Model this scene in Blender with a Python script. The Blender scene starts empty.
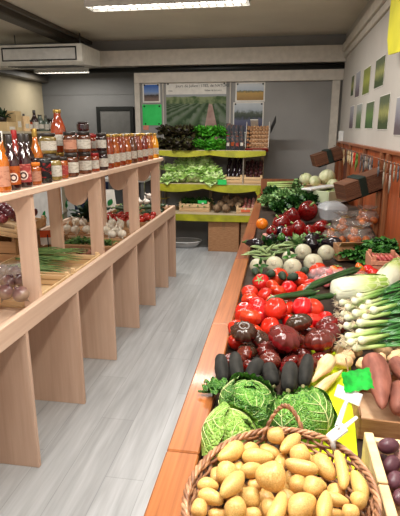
import bpy, bmesh, math, random
from mathutils import Vector, Matrix, Euler, Quaternion, noise
PI = math.pi
random.seed(7)
SC = bpy.context.scene
COL = SC.collection
# ------------------------------------------------------------------ camera
FPX, CAM_H = 480.0, 1.6
TH = math.atan(128/480); PSI = math.atan(81/480*math.cos(TH))
HF = Vector((-math.sin(PSI), math.cos(PSI), 0)); RT = Vector((math.cos(PSI), math.sin(PSI), 0)); UZ = Vector((0, 0, 1))
FW = HF*math.cos(TH) - UZ*math.sin(TH); UP = HF*math.sin(TH) + UZ*math.cos(TH)
CAM = Vector((0, 0, CAM_H))
cd = bpy.data.cameras.new('camera'); cam = bpy.data.objects.new('camera', cd); COL.objects.link(cam)
cd.sensor_fit = 'AUTO'; cd.sensor_width = 36; cd.lens = FPX/516*36; cd.clip_start = .02; cd.clip_end = 60
m3 = Matrix((RT, UP, -FW)).transposed()
cam.matrix_world = Matrix.Translation(CAM) @ m3.to_4x4()
SC.camera = cam
SC.view_settings.view_transform = 'Standard'
SC.view_settings.look = 'None'

def ray(px, py): return FW*FPX + RT*(px-200) - UP*(py-258)
def AZ(px, py, z):
    r = ray(px, py); return CAM + r*((z-CAM_H)/r.z)
def AY(px, py, y):
    r = ray(px, py); return CAM + r*(y/r.y)
def AX(px, py, x):
    r = ray(px, py); return CAM + r*(x/r.x)
def ppm(p): return FPX/((Vector(p)-CAM).dot(FW))      # pixels per metre at a point

# ------------------------------------------------------------------ colours and materials
def lin(c):
    def f(u):
        u /= 255.0
        return u/12.92 if u <= .04045 else ((u+.055)/1.055)**2.4
    return (f(c[0]), f(c[1]), f(c[2]), 1)
class NT:
    def __init__(s, name):
        s.m = bpy.data.materials.new(name); s.m.use_nodes = True
        s.t = s.m.node_tree; s.t.nodes.clear()
        s.out = s.n('ShaderNodeOutputMaterial'); s.b = s.n('ShaderNodeBsdfPrincipled')
        s.l(s.b.outputs[0], s.out.inputs[0])
        s.tc = s.n('ShaderNodeTexCoord')
    def n(s, t, **k):
        x = s.t.nodes.new(t)
        for a, v in k.items(): setattr(x, a, v)
        return x
    def l(s, a, b): s.t.links.new(a, b)
    def map(s, scale=(1, 1, 1), loc=(0, 0, 0), src='Object'):
        mp = s.n('ShaderNodeMapping'); mp.inputs['Scale'].default_value = scale; mp.inputs['Location'].default_value = loc
        s.l(s.tc.outputs[src], mp.inputs[0]); return mp.outputs[0]
    def noise(s, vec, scale=5, detail=3, rough=.5, dist=0):
        x = s.n('ShaderNodeTexNoise'); x.inputs['Scale'].default_value = scale; x.inputs['Detail'].default_value = detail
        x.inputs['Roughness'].default_value = rough; x.inputs['Distortion'].default_value = dist
        s.l(vec, x.inputs['Vector']); return x.outputs[0]
    def ramp(s, f, stops):
        x = s.n('ShaderNodeValToRGB'); e = x.color_ramp.elements
        while len(e) < len(stops): e.new(.5)
        for i, (p, c) in enumerate(stops): e[i].position = p; e[i].color = lin(c)
        s.l(f, x.inputs[0]); return x.outputs[0]
    def mix(s, fac, a, b, mode='MIX'):
        x = s.n('ShaderNodeMix', data_type='RGBA', blend_type=mode)
        for sock, v in ((x.inputs[0], fac), (x.inputs[6], a), (x.inputs[7], b)):
            if hasattr(v, 'is_output'): s.l(v, sock)
            elif isinstance(v, (int, float)): sock.default_value = v
            else: sock.default_value = v
        return x.outputs[2]
    def math(s, op, a, b=0.0):
        x = s.n('ShaderNodeMath', operation=op)
        for i, v in enumerate((a, b)):
            if hasattr(v, 'is_output'): s.l(v, x.inputs[i])
            else: x.inputs[i].default_value = v
        return x.outputs[0]
    def sep(s, vec):
        x = s.n('ShaderNodeSeparateXYZ'); s.l(vec, x.inputs[0]); return x.outputs
    def bump(s, h, strength=.3, dist=.01):
        x = s.n('ShaderNodeBump'); x.inputs['Strength'].default_value = strength; x.inputs['Distance'].default_value = dist
        s.l(h, x.inputs['Height']); s.l(x.outputs[0], s.b.inputs['Normal'])
    def vary(s, col, v=.12, h=.0):
        oi = s.n('ShaderNodeObjectInfo'); hs = s.n('ShaderNodeHueSaturation')
        mr = s.n('ShaderNodeMapRange'); mr.inputs[3].default_value = 1-v; mr.inputs[4].default_value = 1+v
        s.l(oi.outputs['Random'], mr.inputs[0]); s.l(mr.outputs[0], hs.inputs['Value'])
        if h:
            m2 = s.n('ShaderNodeMapRange'); m2.inputs[3].default_value = .5-h; m2.inputs[4].default_value = .5+h
            f = s.math('FRACT', s.math('MULTIPLY', oi.outputs['Random'], 7.3)); s.l(f, m2.inputs[0]); s.l(m2.outputs[0], hs.inputs['Hue'])
        s.l(col, hs.inputs['Color']); return hs.outputs[0]
    def fin(s, col=None, rough=.5, spec=.5, coat=0, metal=0, trans=0, sss=0):
        b = s.b
        if col is not None:
            if hasattr(col, 'is_output'): s.l(col, b.inputs['Base Color'])
            else: b.inputs['Base Color'].default_value = lin(col)
        b.inputs['Roughness'].default_value = rough; b.inputs['Specular IOR Level'].default_value = spec
        b.inputs['Coat Weight'].default_value = coat; b.inputs['Coat Roughness'].default_value = .08
        b.inputs['Metallic'].default_value = metal; b.inputs['Transmission Weight'].default_value = trans
        if sss:
            b.inputs['Subsurface Weight'].default_value = sss; b.inputs['Subsurface Radius'].default_value = (.02, .012, .006); b.inputs['Subsurface Scale'].default_value = .3
        return s.m

def nmat(name, c1, c2, scale=8, stretch=(1, 1, 1), rough=.5, spec=.4, coat=0, bump=0, bdist=.004, vary=0, hue=0, lo=.35, hi=.65, detail=4, sss=0, c3=None):
    s = NT(name); v = s.map(stretch); f = s.noise(v, scale, detail)
    st = [(lo, c1), (hi, c2)] if c3 is None else [(lo, c1), ((lo+hi)/2, c3), (hi, c2)]
    c = s.ramp(f, st)
    if vary or hue: c = s.vary(c, vary, hue)
    if bump: s.bump(f, bump, bdist)
    return s.fin(c, rough, spec, coat, sss=sss)
def flat(name, c, rough=.5, spec=.4, coat=0, metal=0, vary=.06):
    s = NT(name); f = s.noise(s.map(), 14, 2)
    d = tuple(max(0, x*.93) for x in c)
    return s.fin(s.ramp(f, [(.3, d), (.7, c)]), rough, spec, coat, metal)
def emis(name, c, st):
    s = NT(name); s.b.inputs['Emission Color'].default_value = lin(c); s.b.inputs['Emission Strength'].default_value = st
    return s.fin(c)
def wood(name, c1, c2, axis='X', fine=60, coarse=6, rough=.45, coat=.0, boards=None, vary=.05, bump=.15):
    s = NT(name)
    def st(k, lng): return {'X': (lng, k, k), 'Y': (k, lng, k), 'Z': (k, k, lng)}[axis]
    f1 = s.noise(s.map(st(fine, 2.0)), 1, 4, .6); f2 = s.noise(s.map(st(coarse, .7)), 1, 2, .5, 1.5)
    f = s.math('ADD', s.math('MULTIPLY', f1, .55), s.math('MULTIPLY', f2, .45))
    c = s.ramp(f, [(.33, c1), (.66, c2)])
    c = s.vary(c, vary)
    s.bump(f1, bump, .002)
    return s.fin(c, rough, .4, coat)

M = {}
M['beech'] = wood('beech_board', (202, 166, 142), (220, 188, 164), 'Z', 45, 9, .5)
M['beech_y'] = wood('beech_rail', (208, 174, 150), (228, 200, 176), 'Y', 50, 9, .45)
M['ledge'] = wood('varnished_ledge', (128, 72, 34), (178, 108, 58), 'Y', 90, 14, .35, .15, vary=.12)
M['ledge_far'] = wood('varnished_ledge_dark', (120, 62, 36), (168, 98, 62), 'Y', 90, 14, .35, .2, vary=.1)
M['counter'] = wood('counter_front', (112, 64, 38), (150, 92, 54), 'Z', 60, 9, .5)
M['board_red'] = wood('reddish_board', (124, 54, 26), (176, 88, 46), 'Z', 60, 7, .45, .1)
M['crate'] = wood('pale_crate_wood', (206, 168, 120), (236, 206, 162), 'X', 40, 7, .65)
M['crate_dk'] = wood('aged_crate_wood', (150, 108, 72), (186, 146, 104), 'X', 40, 7, .7)
M['card'] = nmat('kraft_cardboard', (150, 108, 76), (172, 130, 94), 20, (1, 1, 6), .8, .2)
M['card_pink'] = nmat('pale_cardboard', (190, 150, 116), (212, 176, 142), 20, (1, 1, 6), .8, .2)
M['kraft'] = nmat('kraft_paper_stack', (84, 54, 40), (112, 76, 56), 3, (1, 1, 60), .75, .2)
M['white'] = flat('white_plastic', (232, 232, 230), .35)
M['paper'] = flat('white_paper', (226, 222, 214), .7, .2)
M['black'] = flat('black_plastic', (22, 24, 23), .4)
M['dark_green_strap'] = flat('dark_green_strap', (24, 40, 34), .5)
M['trim'] = flat('painted_trim', (206, 198, 186), .6, .2)
M['metal'] = flat('grey_metal', (120, 122, 124), .35, .5, metal=.7)
M['yellow_edge'] = nmat('yellow_plastic_band', (136, 136, 18), (172, 170, 30), 6, rough=.5)
M['lime'] = nmat('lime_paper', (186, 208, 4), (208, 226, 10), 3, rough=.65)
M['green_card'] = nmat('green_card', (40, 186, 84), (58, 208, 104), 5, rough=.7)
M['bright_green'] = nmat('bright_green_card', (4, 136, 34), (14, 196, 58), 45, rough=.6)
M['yellow_sign'] = nmat('yellow_board', (196, 190, 18), (220, 212, 30), 4, rough=.55)

# ------------------------------------------------------------------ mesh builder
class MB:
    def __init__(s): s.v = []; s.f = []; s.m = []; s.s = []
    def add(s, vs, fs, mat=0, smooth=True, X=None):
        b = len(s.v)
        s.v += [(X @ Vector(p)) if X is not None else Vector(p) for p in vs]
        for f in fs: s.f.append([b+i for i in f]); s.m.append(mat); s.s.append(smooth)
        return s
    def box(s, x0, x1, y0, y1, z0, z1, bev=.003, mat=0, X=None):
        bm = bmesh.new(); bmesh.ops.create_cube(bm, size=1)
        dx, dy, dz = x1-x0, y1-y0, z1-z0
        for v in bm.verts: v.co = Vector(((x0+x1)/2+v.co.x*dx, (y0+y1)/2+v.co.y*dy, (z0+z1)/2+v.co.z*dz))
        bv = min(bev, .3*min(abs(dx), abs(dy), abs(dz)))
        if bv > 1e-5: bmesh.ops.bevel(bm, geom=bm.edges[:], offset=bv, segments=1, affect='EDGES', profile=.5)
        bm.verts.index_update()
        s.add([v.co.copy() for v in bm.verts], [[v.index for v in f.verts] for f in bm.faces], mat, False, X)
        bm.free(); return s
    def tube(s, pts, rad, n=8, mat=0, X=None, cap=True, flatz=1.0):
        pts = [Vector(p) for p in pts]; N = len(pts)
        if isinstance(rad, (int, float)): rad = [rad]*N
        ts = []
        for i in range(N):
            t = pts[min(i+1, N-1)] - pts[max(i-1, 0)]
            ts.append(t.normalized() if t.length > 1e-9 else Vector((0, 0, 1)))
        a = Vector((0, 0, 1)) if abs(ts[0].z) < .9 else Vector((1, 0, 0))
        u = (a - ts[0]*a.dot(ts[0])).normalized()
        vs = []
        for i in range(N):
            u = u - ts[i]*u.dot(ts[i]); u.normalize(); w = ts[i].cross(u)
            for k in range(n):
                q = 2*PI*k/n; vs.append(pts[i] + (u*math.cos(q)*flatz + w*math.sin(q))*rad[i])
        fs = [[i*n+k, i*n+(k+1) % n, (i+1)*n+(k+1) % n, (i+1)*n+k] for i in range(N-1) for k in range(n)]
        if cap:
            vs += [pts[0], pts[-1]]; c0, c1 = N*n, N*n+1
            fs += [[c0, (k+1) % n, k] for k in range(n)] + [[c1, (N-1)*n+k, (N-1)*n+(k+1) % n] for k in range(n)]
        return s.add(vs, fs, mat, True, X)
    def lathe(s, prof, n=20, mat=0, X=None, smooth=True, fn=None):
        vs = []; P = len(prof)
        for (r, z) in prof:
            for k in range(n):
                q = 2*PI*k/n; p = Vector((r*math.cos(q), r*math.sin(q), z)); vs.append(fn(p) if fn else p)
        fs = [[i*n+k, i*n+(k+1) % n, (i+1)*n+(k+1) % n, (i+1)*n+k] for i in range(P-1) for k in range(n)]
        if prof[0][0] > 1e-6: fs.append(list(range(n))[::-1])
        if prof[-1][0] > 1e-6: fs.append([(P-1)*n+k for k in range(n)])
        return s.add(vs, fs, mat, smooth, X)
    def sheet(s, fn, nu, nv, mat=0, X=None, closed=False):
        vs = [fn(i/nu, j/nv) for i in range(nu+1) for j in range(nv+1)]
        fs = [[i*(nv+1)+j, (i+1)*(nv+1)+j, (i+1)*(nv+1)+j+1, i*(nv+1)+j+1] for i in range(nu) for j in range(nv)]
        return s.add(vs, fs, mat, True, X)
    def blob(s, rx, ry, rz, n=20, m=12, amp=0, freq=2, seed=0, mat=0, X=None, fn=None):
        def g(p):
            d = 1 + amp*noise.noise(Vector((p.x*freq+seed*7.1, p.y*freq-seed*3.3, p.z*freq+seed)))
            q = Vector((p.x*rx*d, p.y*ry*d, p.z*rz*d)); return fn(q, p) if fn else q
        prof = [(math.sin(PI*i/m), -math.cos(PI*i/m)) for i in range(m+1)]
        prof[0] = (1e-4, -1); prof[-1] = (1e-4, 1)
        return s.lathe(prof, n, mat, X, True, g)
    def prism(s, poly, y0, y1, mat=0, X=None):      # polygon in xz, extruded along y
        n = len(poly)
        vs = [(x, y0, z) for x, z in poly] + [(x, y1, z) for x, z in poly]
        fs = [list(range(n)), list(range(n, 2*n))[::-1]] + [[i, i+n, (i+1) % n+n, (i+1) % n] for i in range(n)]
        return s.add(vs, fs, mat, False, X)
    def mesh(s, name, mats):
        me = bpy.data.meshes.new(name)
        me.from_pydata([tuple(v) for v in s.v], [], s.f)
        for mt in (mats if isinstance(mats, (list, tuple)) else [mats]): me.materials.append(mt)
        me.polygons.foreach_set('material_index', s.m); me.polygons.foreach_set('use_smooth', s.s)
        bm = bmesh.new(); bm.from_mesh(me); bmesh.ops.recalc_face_normals(bm, faces=bm.faces[:]); bm.to_mesh(me); bm.free()
        me.update(); return me
    def build(s, name, mats, parent=None):
        return link(name, s.mesh(name, mats), parent)

def link(name, me, parent=None, loc=None, rot=None, scale=None):
    o = bpy.data.objects.new(name, me); COL.objects.link(o)
    if parent is not None: o.parent = parent
    if loc is not None: o.location = loc
    if rot is not None: o.rotation_euler = rot
    if scale is not None: o.scale = scale if not isinstance(scale, (int, float)) else (scale,)*3
    return o
def tag(o, label, cat, group=None, kind='thing'):
    o['label'] = label; o['category'] = cat; o['kind'] = kind
    if group: o['group'] = group
    return o
def thing(name, label, cat, loc=(0, 0, 0), rz=0, group=None):
    o = bpy.data.objects.new(name, None); COL.objects.link(o); o.empty_display_size = .05
    o.location = loc; o.rotation_euler = (0, 0, rz)
    return tag(o, label, cat, group)
def struct(name, mb, mats, label=None):
    o = mb.build(name, mats); o['kind'] = 'structure'
    if label: o['label'] = label
    return o
def dup(root, loc=None, rot=None, scale=None, label=None, group=None):
    r = root.copy(); COL.objects.link(r)
    if loc is not None: r.location = loc
    if rot is not None: r.rotation_euler = rot
    if scale is not None: r.scale = scale if not isinstance(scale, (int, float)) else (scale,)*3
    if label: r['label'] = label
    if group: r['group'] = group
    for ch in list(root.children):
        c = ch.copy(); COL.objects.link(c); c.parent = r
        for g in ch.children:
            d = g.copy(); COL.objects.link(d); d.parent = c
    return r
ORD = ['first', 'second', 'third', 'fourth', 'fifth', 'sixth', 'seventh', 'eighth', 'ninth', 'tenth', 'eleventh', 'twelfth', 'thirteenth', 'fourteenth', 'fifteenth', 'sixteenth', 'seventeenth', 'eighteenth', 'nineteenth', 'twentieth', 'twenty-first', 'twenty-second', 'twenty-third', 'twenty-fourth']
def T(x=0, y=0, z=0): return Matrix.Translation((x, y, z))
def RX(a): return Matrix.Rotation(a, 4, 'X')
def RY(a): return Matrix.Rotation(a, 4, 'Y')
def RZ(a): return Matrix.Rotation(a, 4, 'Z')
def along(d, roll=0):      # euler that turns local +X onto d
    d = Vector(d).normalized()
    q = d.to_track_quat('X', 'Z') @ Quaternion((1, 0, 0), roll)
    return q.to_euler()

def relax(items, it=120, zfloor=None, zw=.5, keep=.02):
    """items: dict(p=Vector, s=[(offset, r)]) - moves the positions until the spheres no longer meet"""
    home = [i['p'].copy() for i in items]; n = len(items)
    for k in range(it):
        moved = 0
        for a in range(n):
            A = items[a]
            for b in range(a+1, n):
                B = items[b]
                if (A['p']-B['p']).length > A['R']+B['R']: continue
                for (oa, ra) in A['s']:
                    for (ob, rb) in B['s']:
                        d = (A['p']+oa)-(B['p']+ob); L = d.length; g = ra+rb-L
                        if g > 0:
                            if L < 1e-5: d = Vector((.01*(a-b), .013, .02)); L = d.length
                            w = d/L; w = Vector((w.x, w.y, w.z*zw))
                            A['p'] = A['p']+w*g*.5; B['p'] = B['p']-w*g*.5; moved += g
        for a in range(n):
            A = items[a]
            lo = min(o.z - r for o, r in A['s'])
            zf = zfloor(A['p']) if callable(zfloor) else zfloor
            if zf is not None and A['p'].z+lo < zf: A['p'].z = zf-lo
            if k < it*.6: A['p'] = A['p'].lerp(home[a], keep)
        if moved < 1e-4: break
    return items
def mk(p, s): 
    s = [(Vector(o), r) for o, r in s]
    return dict(p=Vector(p), s=s, R=max(o.length+r for o, r in s))

# ---- leaves
def leaf(mb, X, L, W, a0=0.3, curl=1.0, cup=.2, ruf=.1, ph=0, nu=7, nv=6, mat=0, tip=.7):
    """leaf growing from the origin of X along local +X; a0 = angle up at the base, curl = how it bends over"""
    cl = [Vector((0, 0, 0))]
    for i in range(nu):
        a = a0 - curl*(i/nu); cl.append(cl[-1] + Vector((math.cos(a), 0, math.sin(a)))*(L/nu))
    def fn(u, v):
        i = min(int(u*nu+1e-6), nu); p = cl[i]; t = 2*v-1
        w = W*.5*max(.06, math.sin(PI*min(1, (.06+.94*u)**tip)))**.7
        a = a0 - curl*u; nrm = Vector((-math.sin(a), 0, math.cos(a)))
        return p + Vector((0, t*w, 0)) + nrm*(cup*w*t*t + ruf*W*abs(t)*math.sin(9*u+5*t+ph))
    return mb.sheet(fn, nu, nv, mat, X)
# ================================================================== ROOM
def floor_mat():
    s = NT('grey_vinyl_planks'); v = s.map((1, 1, 1)); x, y, z = s.sep(v)[:3]
    w, Lg = .19, 1.25
    row = s.math('FLOOR', s.math('DIVIDE', x, w))
    yo = s.math('ADD', s.math('DIVIDE', y, Lg), s.math('MULTIPLY', row, .37))
    cell = s.math('FLOOR', yo)
    wn = s.n('ShaderNodeTexWhiteNoise', noise_dimensions='2D'); cb = s.n('ShaderNodeCombineXYZ'); s.l(row, cb.inputs[0]); s.l(cell, cb.inputs[1]); s.l(cb.outputs[0], wn.inputs[0])
    st = s.noise(s.map((34, 1.6, 1)), 1, 4, .6); st2 = s.noise(s.map((7, .9, 1)), 1, 3, .6, .8)
    f = s.math('ADD', s.math('ADD', s.math('MULTIPLY', st, .45), s.math('MULTIPLY', st2, .5)), s.math('MULTIPLY', s.math('SUBTRACT', wn.outputs[0], .5), .10))
    c = s.ramp(f, [(.28, (150, 151, 152)), (.5, (178, 180, 181)), (.72, (204, 206, 208))])
    fx = s.math('ABSOLUTE', s.math('SUBTRACT', s.math('FRACT', s.math('DIVIDE', x, w)), .5)); fy = s.math('ABSOLUTE', s.math('SUBTRACT', s.math('FRACT', yo), .5))
    seam = s.math('MAXIMUM', s.math('GREATER_THAN', fx, .49), s.math('GREATER_THAN', fy, .4985))
    c = s.mix(s.math('MULTIPLY', seam, .35), c, lin((96, 98, 100)))
    s.bump(st, .08, .002)
    return s.fin(c, .38, .4)
def wall_mat(name, c, var=6, rough=.75):
    return nmat(name, tuple(x-var for x in c), tuple(x+var for x in c), 1.3, rough=rough, spec=.2, detail=5)
M['floor'] = floor_mat()
M['ceil'] = wall_mat('ceiling_paint', (214, 206, 190)); M['w_back'] = wall_mat('grey_wall_panel', (142, 140, 137))
M['w_right'] = wall_mat('white_wall_paint', (188, 182, 174)); M['w_left'] = wall_mat('beige_wall_paint', (182, 170, 144)); M['w_far'] = wall_mat('grey_far_wall', (112, 112, 112))
XR, YB, ZC = .78, 6.95, 2.8
struct('floor', MB().box(-5.35, XR+.1, -1.5, 10.6, -.06, 0, 0), M['floor'])
struct('ceiling', MB().box(-5.35, XR+.1, -1.5, 10.6, ZC, ZC+.06, 0), M['ceil'])
struct('wall_right', MB().box(XR, XR+.1, -1.5, YB, 0, ZC, 0), M['w_right'])
struct('wall_left', MB().box(-5.35, -5.25, -1.5, 10.6, 0, ZC, 0), M['w_left'])
struct('wall_back', MB().box(-2.06, XR+.1, YB, YB+.1, 0, ZC, 0), M['w_back'])
struct('wall_header', MB().box(-5.25, -2.06, YB, YB+.1, 2.52, ZC, 0), M['w_back'])
struct('wall_far', MB().box(-5.25, -2.06, 10.5, 10.6, 0, ZC, 0).box(-5.25, -2.06, 10.488, 10.5, 2.34, 2.352, 0), M['w_far'])
struct('wall_side', MB().box(-2.06, -1.96, YB+.1, 10.6, 0, ZC, 0), M['w_far'])
struct('trim_1', MB().box(.73, XR, -1.5, YB-.16, 2.56, 2.655, .004).box(.755, XR, -1.5, YB-.16, 2.49, 2.558, .004), M['trim'])
struct('trim_2', MB().box(-5.25, XR, YB-.15, YB-.005, 2.45, 2.65, .004), M['trim'])
struct('trim_3', MB().tube([(-2.7, YB-.07, 2.405), (XR, YB-.07, 2.405)], .035, 12), M['black'])
struct('trim_4', MB().box(-2.06, XR, YB-.06, YB-.002, 2.235, 2.37, .003), M['trim'])
struct('trim_5', MB().box(-2.06, -1.985, YB-.06, YB-.002, 0, 2.233, .003), M['trim'])
struct('trim_6', MB().box(.645, .745, YB-.06, YB-.002, 0, 2.233, .003), M['trim'])
struct('trim_7', MB().box(-1.665, -1.65, YB-.02, YB-.002, .4, 2.233, .002), M['trim'])
struct('trim_8', MB().box(-.715, -.70, YB-.02, YB-.002, .4, 2.233, .002), M['trim'])
M['rail_dk'] = flat('dark_ceiling_channel', (86, 80, 72), .5)
struct('trim_9', MB().box(-2.95, -2.78, .5, YB-.02, 2.72, ZC-.001, .01).box(-2.70, -2.66, .5, YB-.02, 2.755, ZC-.001, .004), M['rail_dk'])
struct('trim_10', MB().box(-5.25, -5.05, 5.5, 10.45, 2.60, 2.72, .01), M['rail_dk'])
d = struct('door_1', MB().box(-3.92, -3.24, 10.455, 10.487, 0, 2.0, .004), flat('dark_grey_door', (98, 97, 95), .5))
MB().box(-4.0, -3.92, 10.44, 10.487, 0, 2.09).box(-3.24, -3.16, 10.44, 10.487, 0, 2.09).box(-3.92, -3.24, 10.44, 10.487, 2.0, 2.09).build('door_frame', M['black'], d)
MB().tube([(-3.30, 10.45, 1.0), (-3.30, 10.41, 1.0), (-3.40, 10.40, 1.0)], .01, 8).build('door_handle', M['metal'], d)

# ------------------------------------------------------------------ ceiling fittings
M['tube_on'] = emis('lit_fluorescent_tube', (255, 250, 240), 9)
M['fixture'] = flat('white_enamel', (205, 203, 198), .4)
def strip_light(label, x0, x1, yc):
    t = thing('fluorescent_light', label, 'ceiling light', (0, 0, 0))
    MB().box(x0, x1, yc-.10, yc+.10, 2.765, 2.799, .004).build('housing', M['fixture'], t)
    for dy in (-.045, .045):
        MB().tube([(x0+.04, yc+dy, 2.742), (x1-.04, yc+dy, 2.742)], .016, 10).build('lamp_tube', M['tube_on'], t)
    lv = MB(); n = int((x1-x0)/.075)
    for i in range(n+1):
        x = x0+(x1-x0)*i/n; lv.box(x-.003, x+.003, yc-.10, yc+.10, 2.715, 2.764, 0)
    lv.box(x0, x1, yc-.104, yc-.10, 2.71, 2.764, 0).box(x0, x1, yc+.10, yc+.104, 2.71, 2.764, 0).box(x0, x1, yc-.003, yc+.003, 2.712, 2.72, 0)
    lv.build('louvre', M['fixture'], t)
strip_light('lit fluorescent strip light on the ceiling in front of the white beam', -1.86, -.33, 4.80)
strip_light('lit fluorescent strip light in the far room beyond the air conditioner', -4.95, -3.22, 9.72)
ac = thing('air_conditioner', 'white ceiling-hung air conditioning unit with a black outlined intake', 'air conditioner', (-3.1, 6.3, 2.34))
M['ac'] = flat('off_white_casing', (224, 220, 210), .45)
X = T(3.1, -6.3, -2.34)
m = MB(); m.prism([(6.0, 2.42), (6.05, 2.385), (6.62, 2.425), (6.62, 2.62), (6.0, 2.62)], -3.66, -2.44, X=X @ Matrix(((0, 1, 0, 0), (1, 0, 0, 0), (0, 0, 1, 0), (0, 0, 0, 1))))
m.build('casing', M['ac'], ac)
m = MB()
for x0, x1, z0, z1 in ((-3.50, -2.51, 2.575, 2.592), (-3.50, -2.51, 2.432, 2.446), (-3.50, -3.485, 2.446, 2.575), (-2.525, -2.51, 2.446, 2.575)): m.box(x0, x1, 5.99, 6.0, z0, z1, .001, X=X)
m.build('intake_outline', M['black'], ac)
MB().box(-3.484, -2.526, 5.993, 6.0, 2.447, 2.574, .002, X=X).build('intake_panel', M['fixture'], ac)
m = MB()
for k in range(5): m.box(-3.5, -2.6, 6.12+.08*k, 6.125+.08*k, 2.380+.0056*k, 2.392+.0056*k, 0, X=X)
m.build('underside_vent', M['metal'], ac)
for x in (-3.5, -2.6): MB().tube([(x, 6.35, 2.62), (x, 6.35, 2.80)], .008, 8, X=X).build('hanger_rod', M['metal'], ac)

# ================================================================== LEFT DISPLAY STAND
st = thing('display_stand', 'long pale wood display stand with divider boards and a raised bottle shelf', 'display stand', (-1.5, 3.3, 0))
X = T(1.5, -3.3, 0)
PY_ = [1.28, 1.854, 2.425, 3.005, 3.59, 4.13, 4.67]
for y in PY_:
    MB().box(-1.90, -1.10, y, y+.024, 0, .716, .002, X=X).build('divider_board', M['beech'], st)
MB().box(-1.128, -1.098, .9, 5.06, .712, .812, .004, X=X).build('front_rail', M['beech_y'], st)
MB().box(-1.93, -1.128, .9, 5.06, .700, .722, .002, X=X).build('tray_board', M['beech_y'], st)
MB().box(-1.955, -1.93, .9, 5.06, .70, .80, .003, X=X).build('rear_rail', M['beech_y'], st)
MB().box(-1.95, -1.10, 5.06, 5.08, 0, .805, .002, X=X).build('end_board', M['beech'], st)
MB().box(-1.62, -1.112, .9, 4.62, 1.312, 1.345, .004, X=X).build('bottle_shelf', M['beech_y'], st)
def post_poly(x1, w, zb, zt, gus):
    p = [(x1, zb), (x1, zt), (x1-w-gus, zt), (x1-w-gus, zt-.035)]
    for k in range(7):
        a = PI/2*k/6; p.append((x1-w-gus+gus*math.sin(a), zt-.035-gus*(1-math.cos(a))))
    p.append((x1-w, zb)); return p
for y in (2.06, 2.94, 3.78, 4.50):
    MB().prism(post_poly(-1.13, .082, .722, 1.312, .07), y, y+.028, X=X).build('front_post', M['beech'], st)
    MB().prism(post_poly(-1.42, .082, .722, 1.312, .03), y+.02, y+.048, X=X).build('rear_post', M['beech'], st)
    if y < 2.5: continue
    pl = [(-1.225, 1.312)] + [(-1.305+.08*math.cos(PI*k/10), 1.22-.10*math.sin(PI*k/10)) for k in range(11)] + [(-1.385, 1.312)]
    MB().prism(pl, y+.03, y+.05, X=X).build('hanging_bracket', M['beech'], st)

# ------------------------------------------------------------------ crates
def crate(name, label, cat, loc, lx, ly, h, rz=0, mats=None, tilt=(0, 0), group=None, t=.008):
    """open slatted crate, base at z = 0 of the thing"""
    mats = mats or M['crate']
    r = thing(name, label, cat, loc, rz, group); r.rotation_euler = (tilt[0], tilt[1], rz)
    MB().box(-lx/2, lx/2, -ly/2, ly/2, 0, t).build('base_board', mats, r)
    for sy in (-1, 1):
        m = MB(); z = .012; hh = (h-.02)/2
        for k in range(2): m.box(-lx/2, lx/2, sy*ly/2-(t if sy > 0 else 0), sy*ly/2+(t if sy < 0 else 0), z, z+hh-.006, .0015); z += hh
        m.build('side_slat', mats, r)
    for sx in (-1, 1):
        MB().box(sx*lx/2-(t if sx > 0 else 0), sx*lx/2+(t if sx < 0 else 0), -ly/2+t, ly/2-t, .01, h, .0015).build('end_board', mats, r)
        for sy in (-1, 1):
            m = MB(); a = sx*(lx/2-t-.011); b = sy*(ly/2-t-.011); m.box(a-.01, a+.01, b-.01, b+.01, .008, h+.012, .0015); m.build('corner_post', mats, r)
    return r
TZ = .7228   # stand tray top
cr1 = crate('wooden_crate', 'pale wooden crate of bagged turnips beside the first post of the stand', 'crate', (-1.40, 2.30, TZ), .50, .36, .085)
crate('wooden_crate', 'pale wooden crate of long green leek leaves on the stand', 'crate', (-1.40, 2.715, TZ), .52, .42, .09)
crate('wooden_crate', 'shallow crate of brown shallots behind the crate of leek leaves', 'crate', (-1.40, 3.13, TZ), .52, .25, .07, mats=M['crate_dk'])
crate('wooden_crate', 'shallow crate of chopped green herbs on the stand', 'crate', (-1.40, 3.39, TZ), .52, .24, .07, mats=M['crate_dk'])
crate('wooden_crate', 'larger crate of white onions beside the red tomatoes', 'crate', (-1.515, 4.02, TZ), .77, .36, .06, mats=M['crate_dk'])
crate('wooden_crate', 'narrow crate of white onions next to the chopped green herbs', 'crate', (-1.515, 3.65, TZ), .77, .23, .06, mats=M['crate_dk'])
crate('wooden_crate', 'crate of red tomatoes between the white onions and the courgettes', 'crate', (-1.40, 4.35, TZ), .54, .27, .07, mats=M['crate_dk'])
crate('wooden_crate', 'crate of dark courgettes at the far end of the stand', 'crate', (-1.40, 4.79, TZ), .54, .45, .08, mats=M['crate_dk'])
M['turnip_p'] = NT('purple_white_turnip')
def turnip_p():
    s = M['turnip_p']; z = s.sep(s.map())[2]; f = s.math('ADD', s.math('MULTIPLY', z, 14), s.math('MULTIPLY', s.noise(s.map(), 40, 3), .5))
    return s.fin(s.vary(s.ramp(f, [(.2, (150, 126, 106)), (.45, (132, 100, 92)), (.75, (96, 62, 66))]), .1), .3, .5, .3)
M['turnip_p'] = turnip_p()
def root_mesh(r, seed, el=1.0):
    m = MB(); m.blob(r*el, r, r*.9, 18, 12, .08, 1.5, seed)
    m.tube([(0, 0, r*.85), (r*.05, 0, r*1.12)], [r*.28, r*.1], 8)
    m.tube([(0, 0, -r*.85), (r*.1, 0, -r*1.15), (r*.1, 0, -r*1.4)], [r*.2, r*.08, r*.02], 7)
    return m
def film_mat(name, tint, alpha):
    s = NT(name); s.b.inputs['Alpha'].default_value = alpha
    s.bump(s.noise(s.map(), 45, 3), .6, .01); return s.fin(tint, .12, .8, .5)
M['film'] = film_mat('clear_plastic_film', (235, 235, 238), .22)
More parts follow.
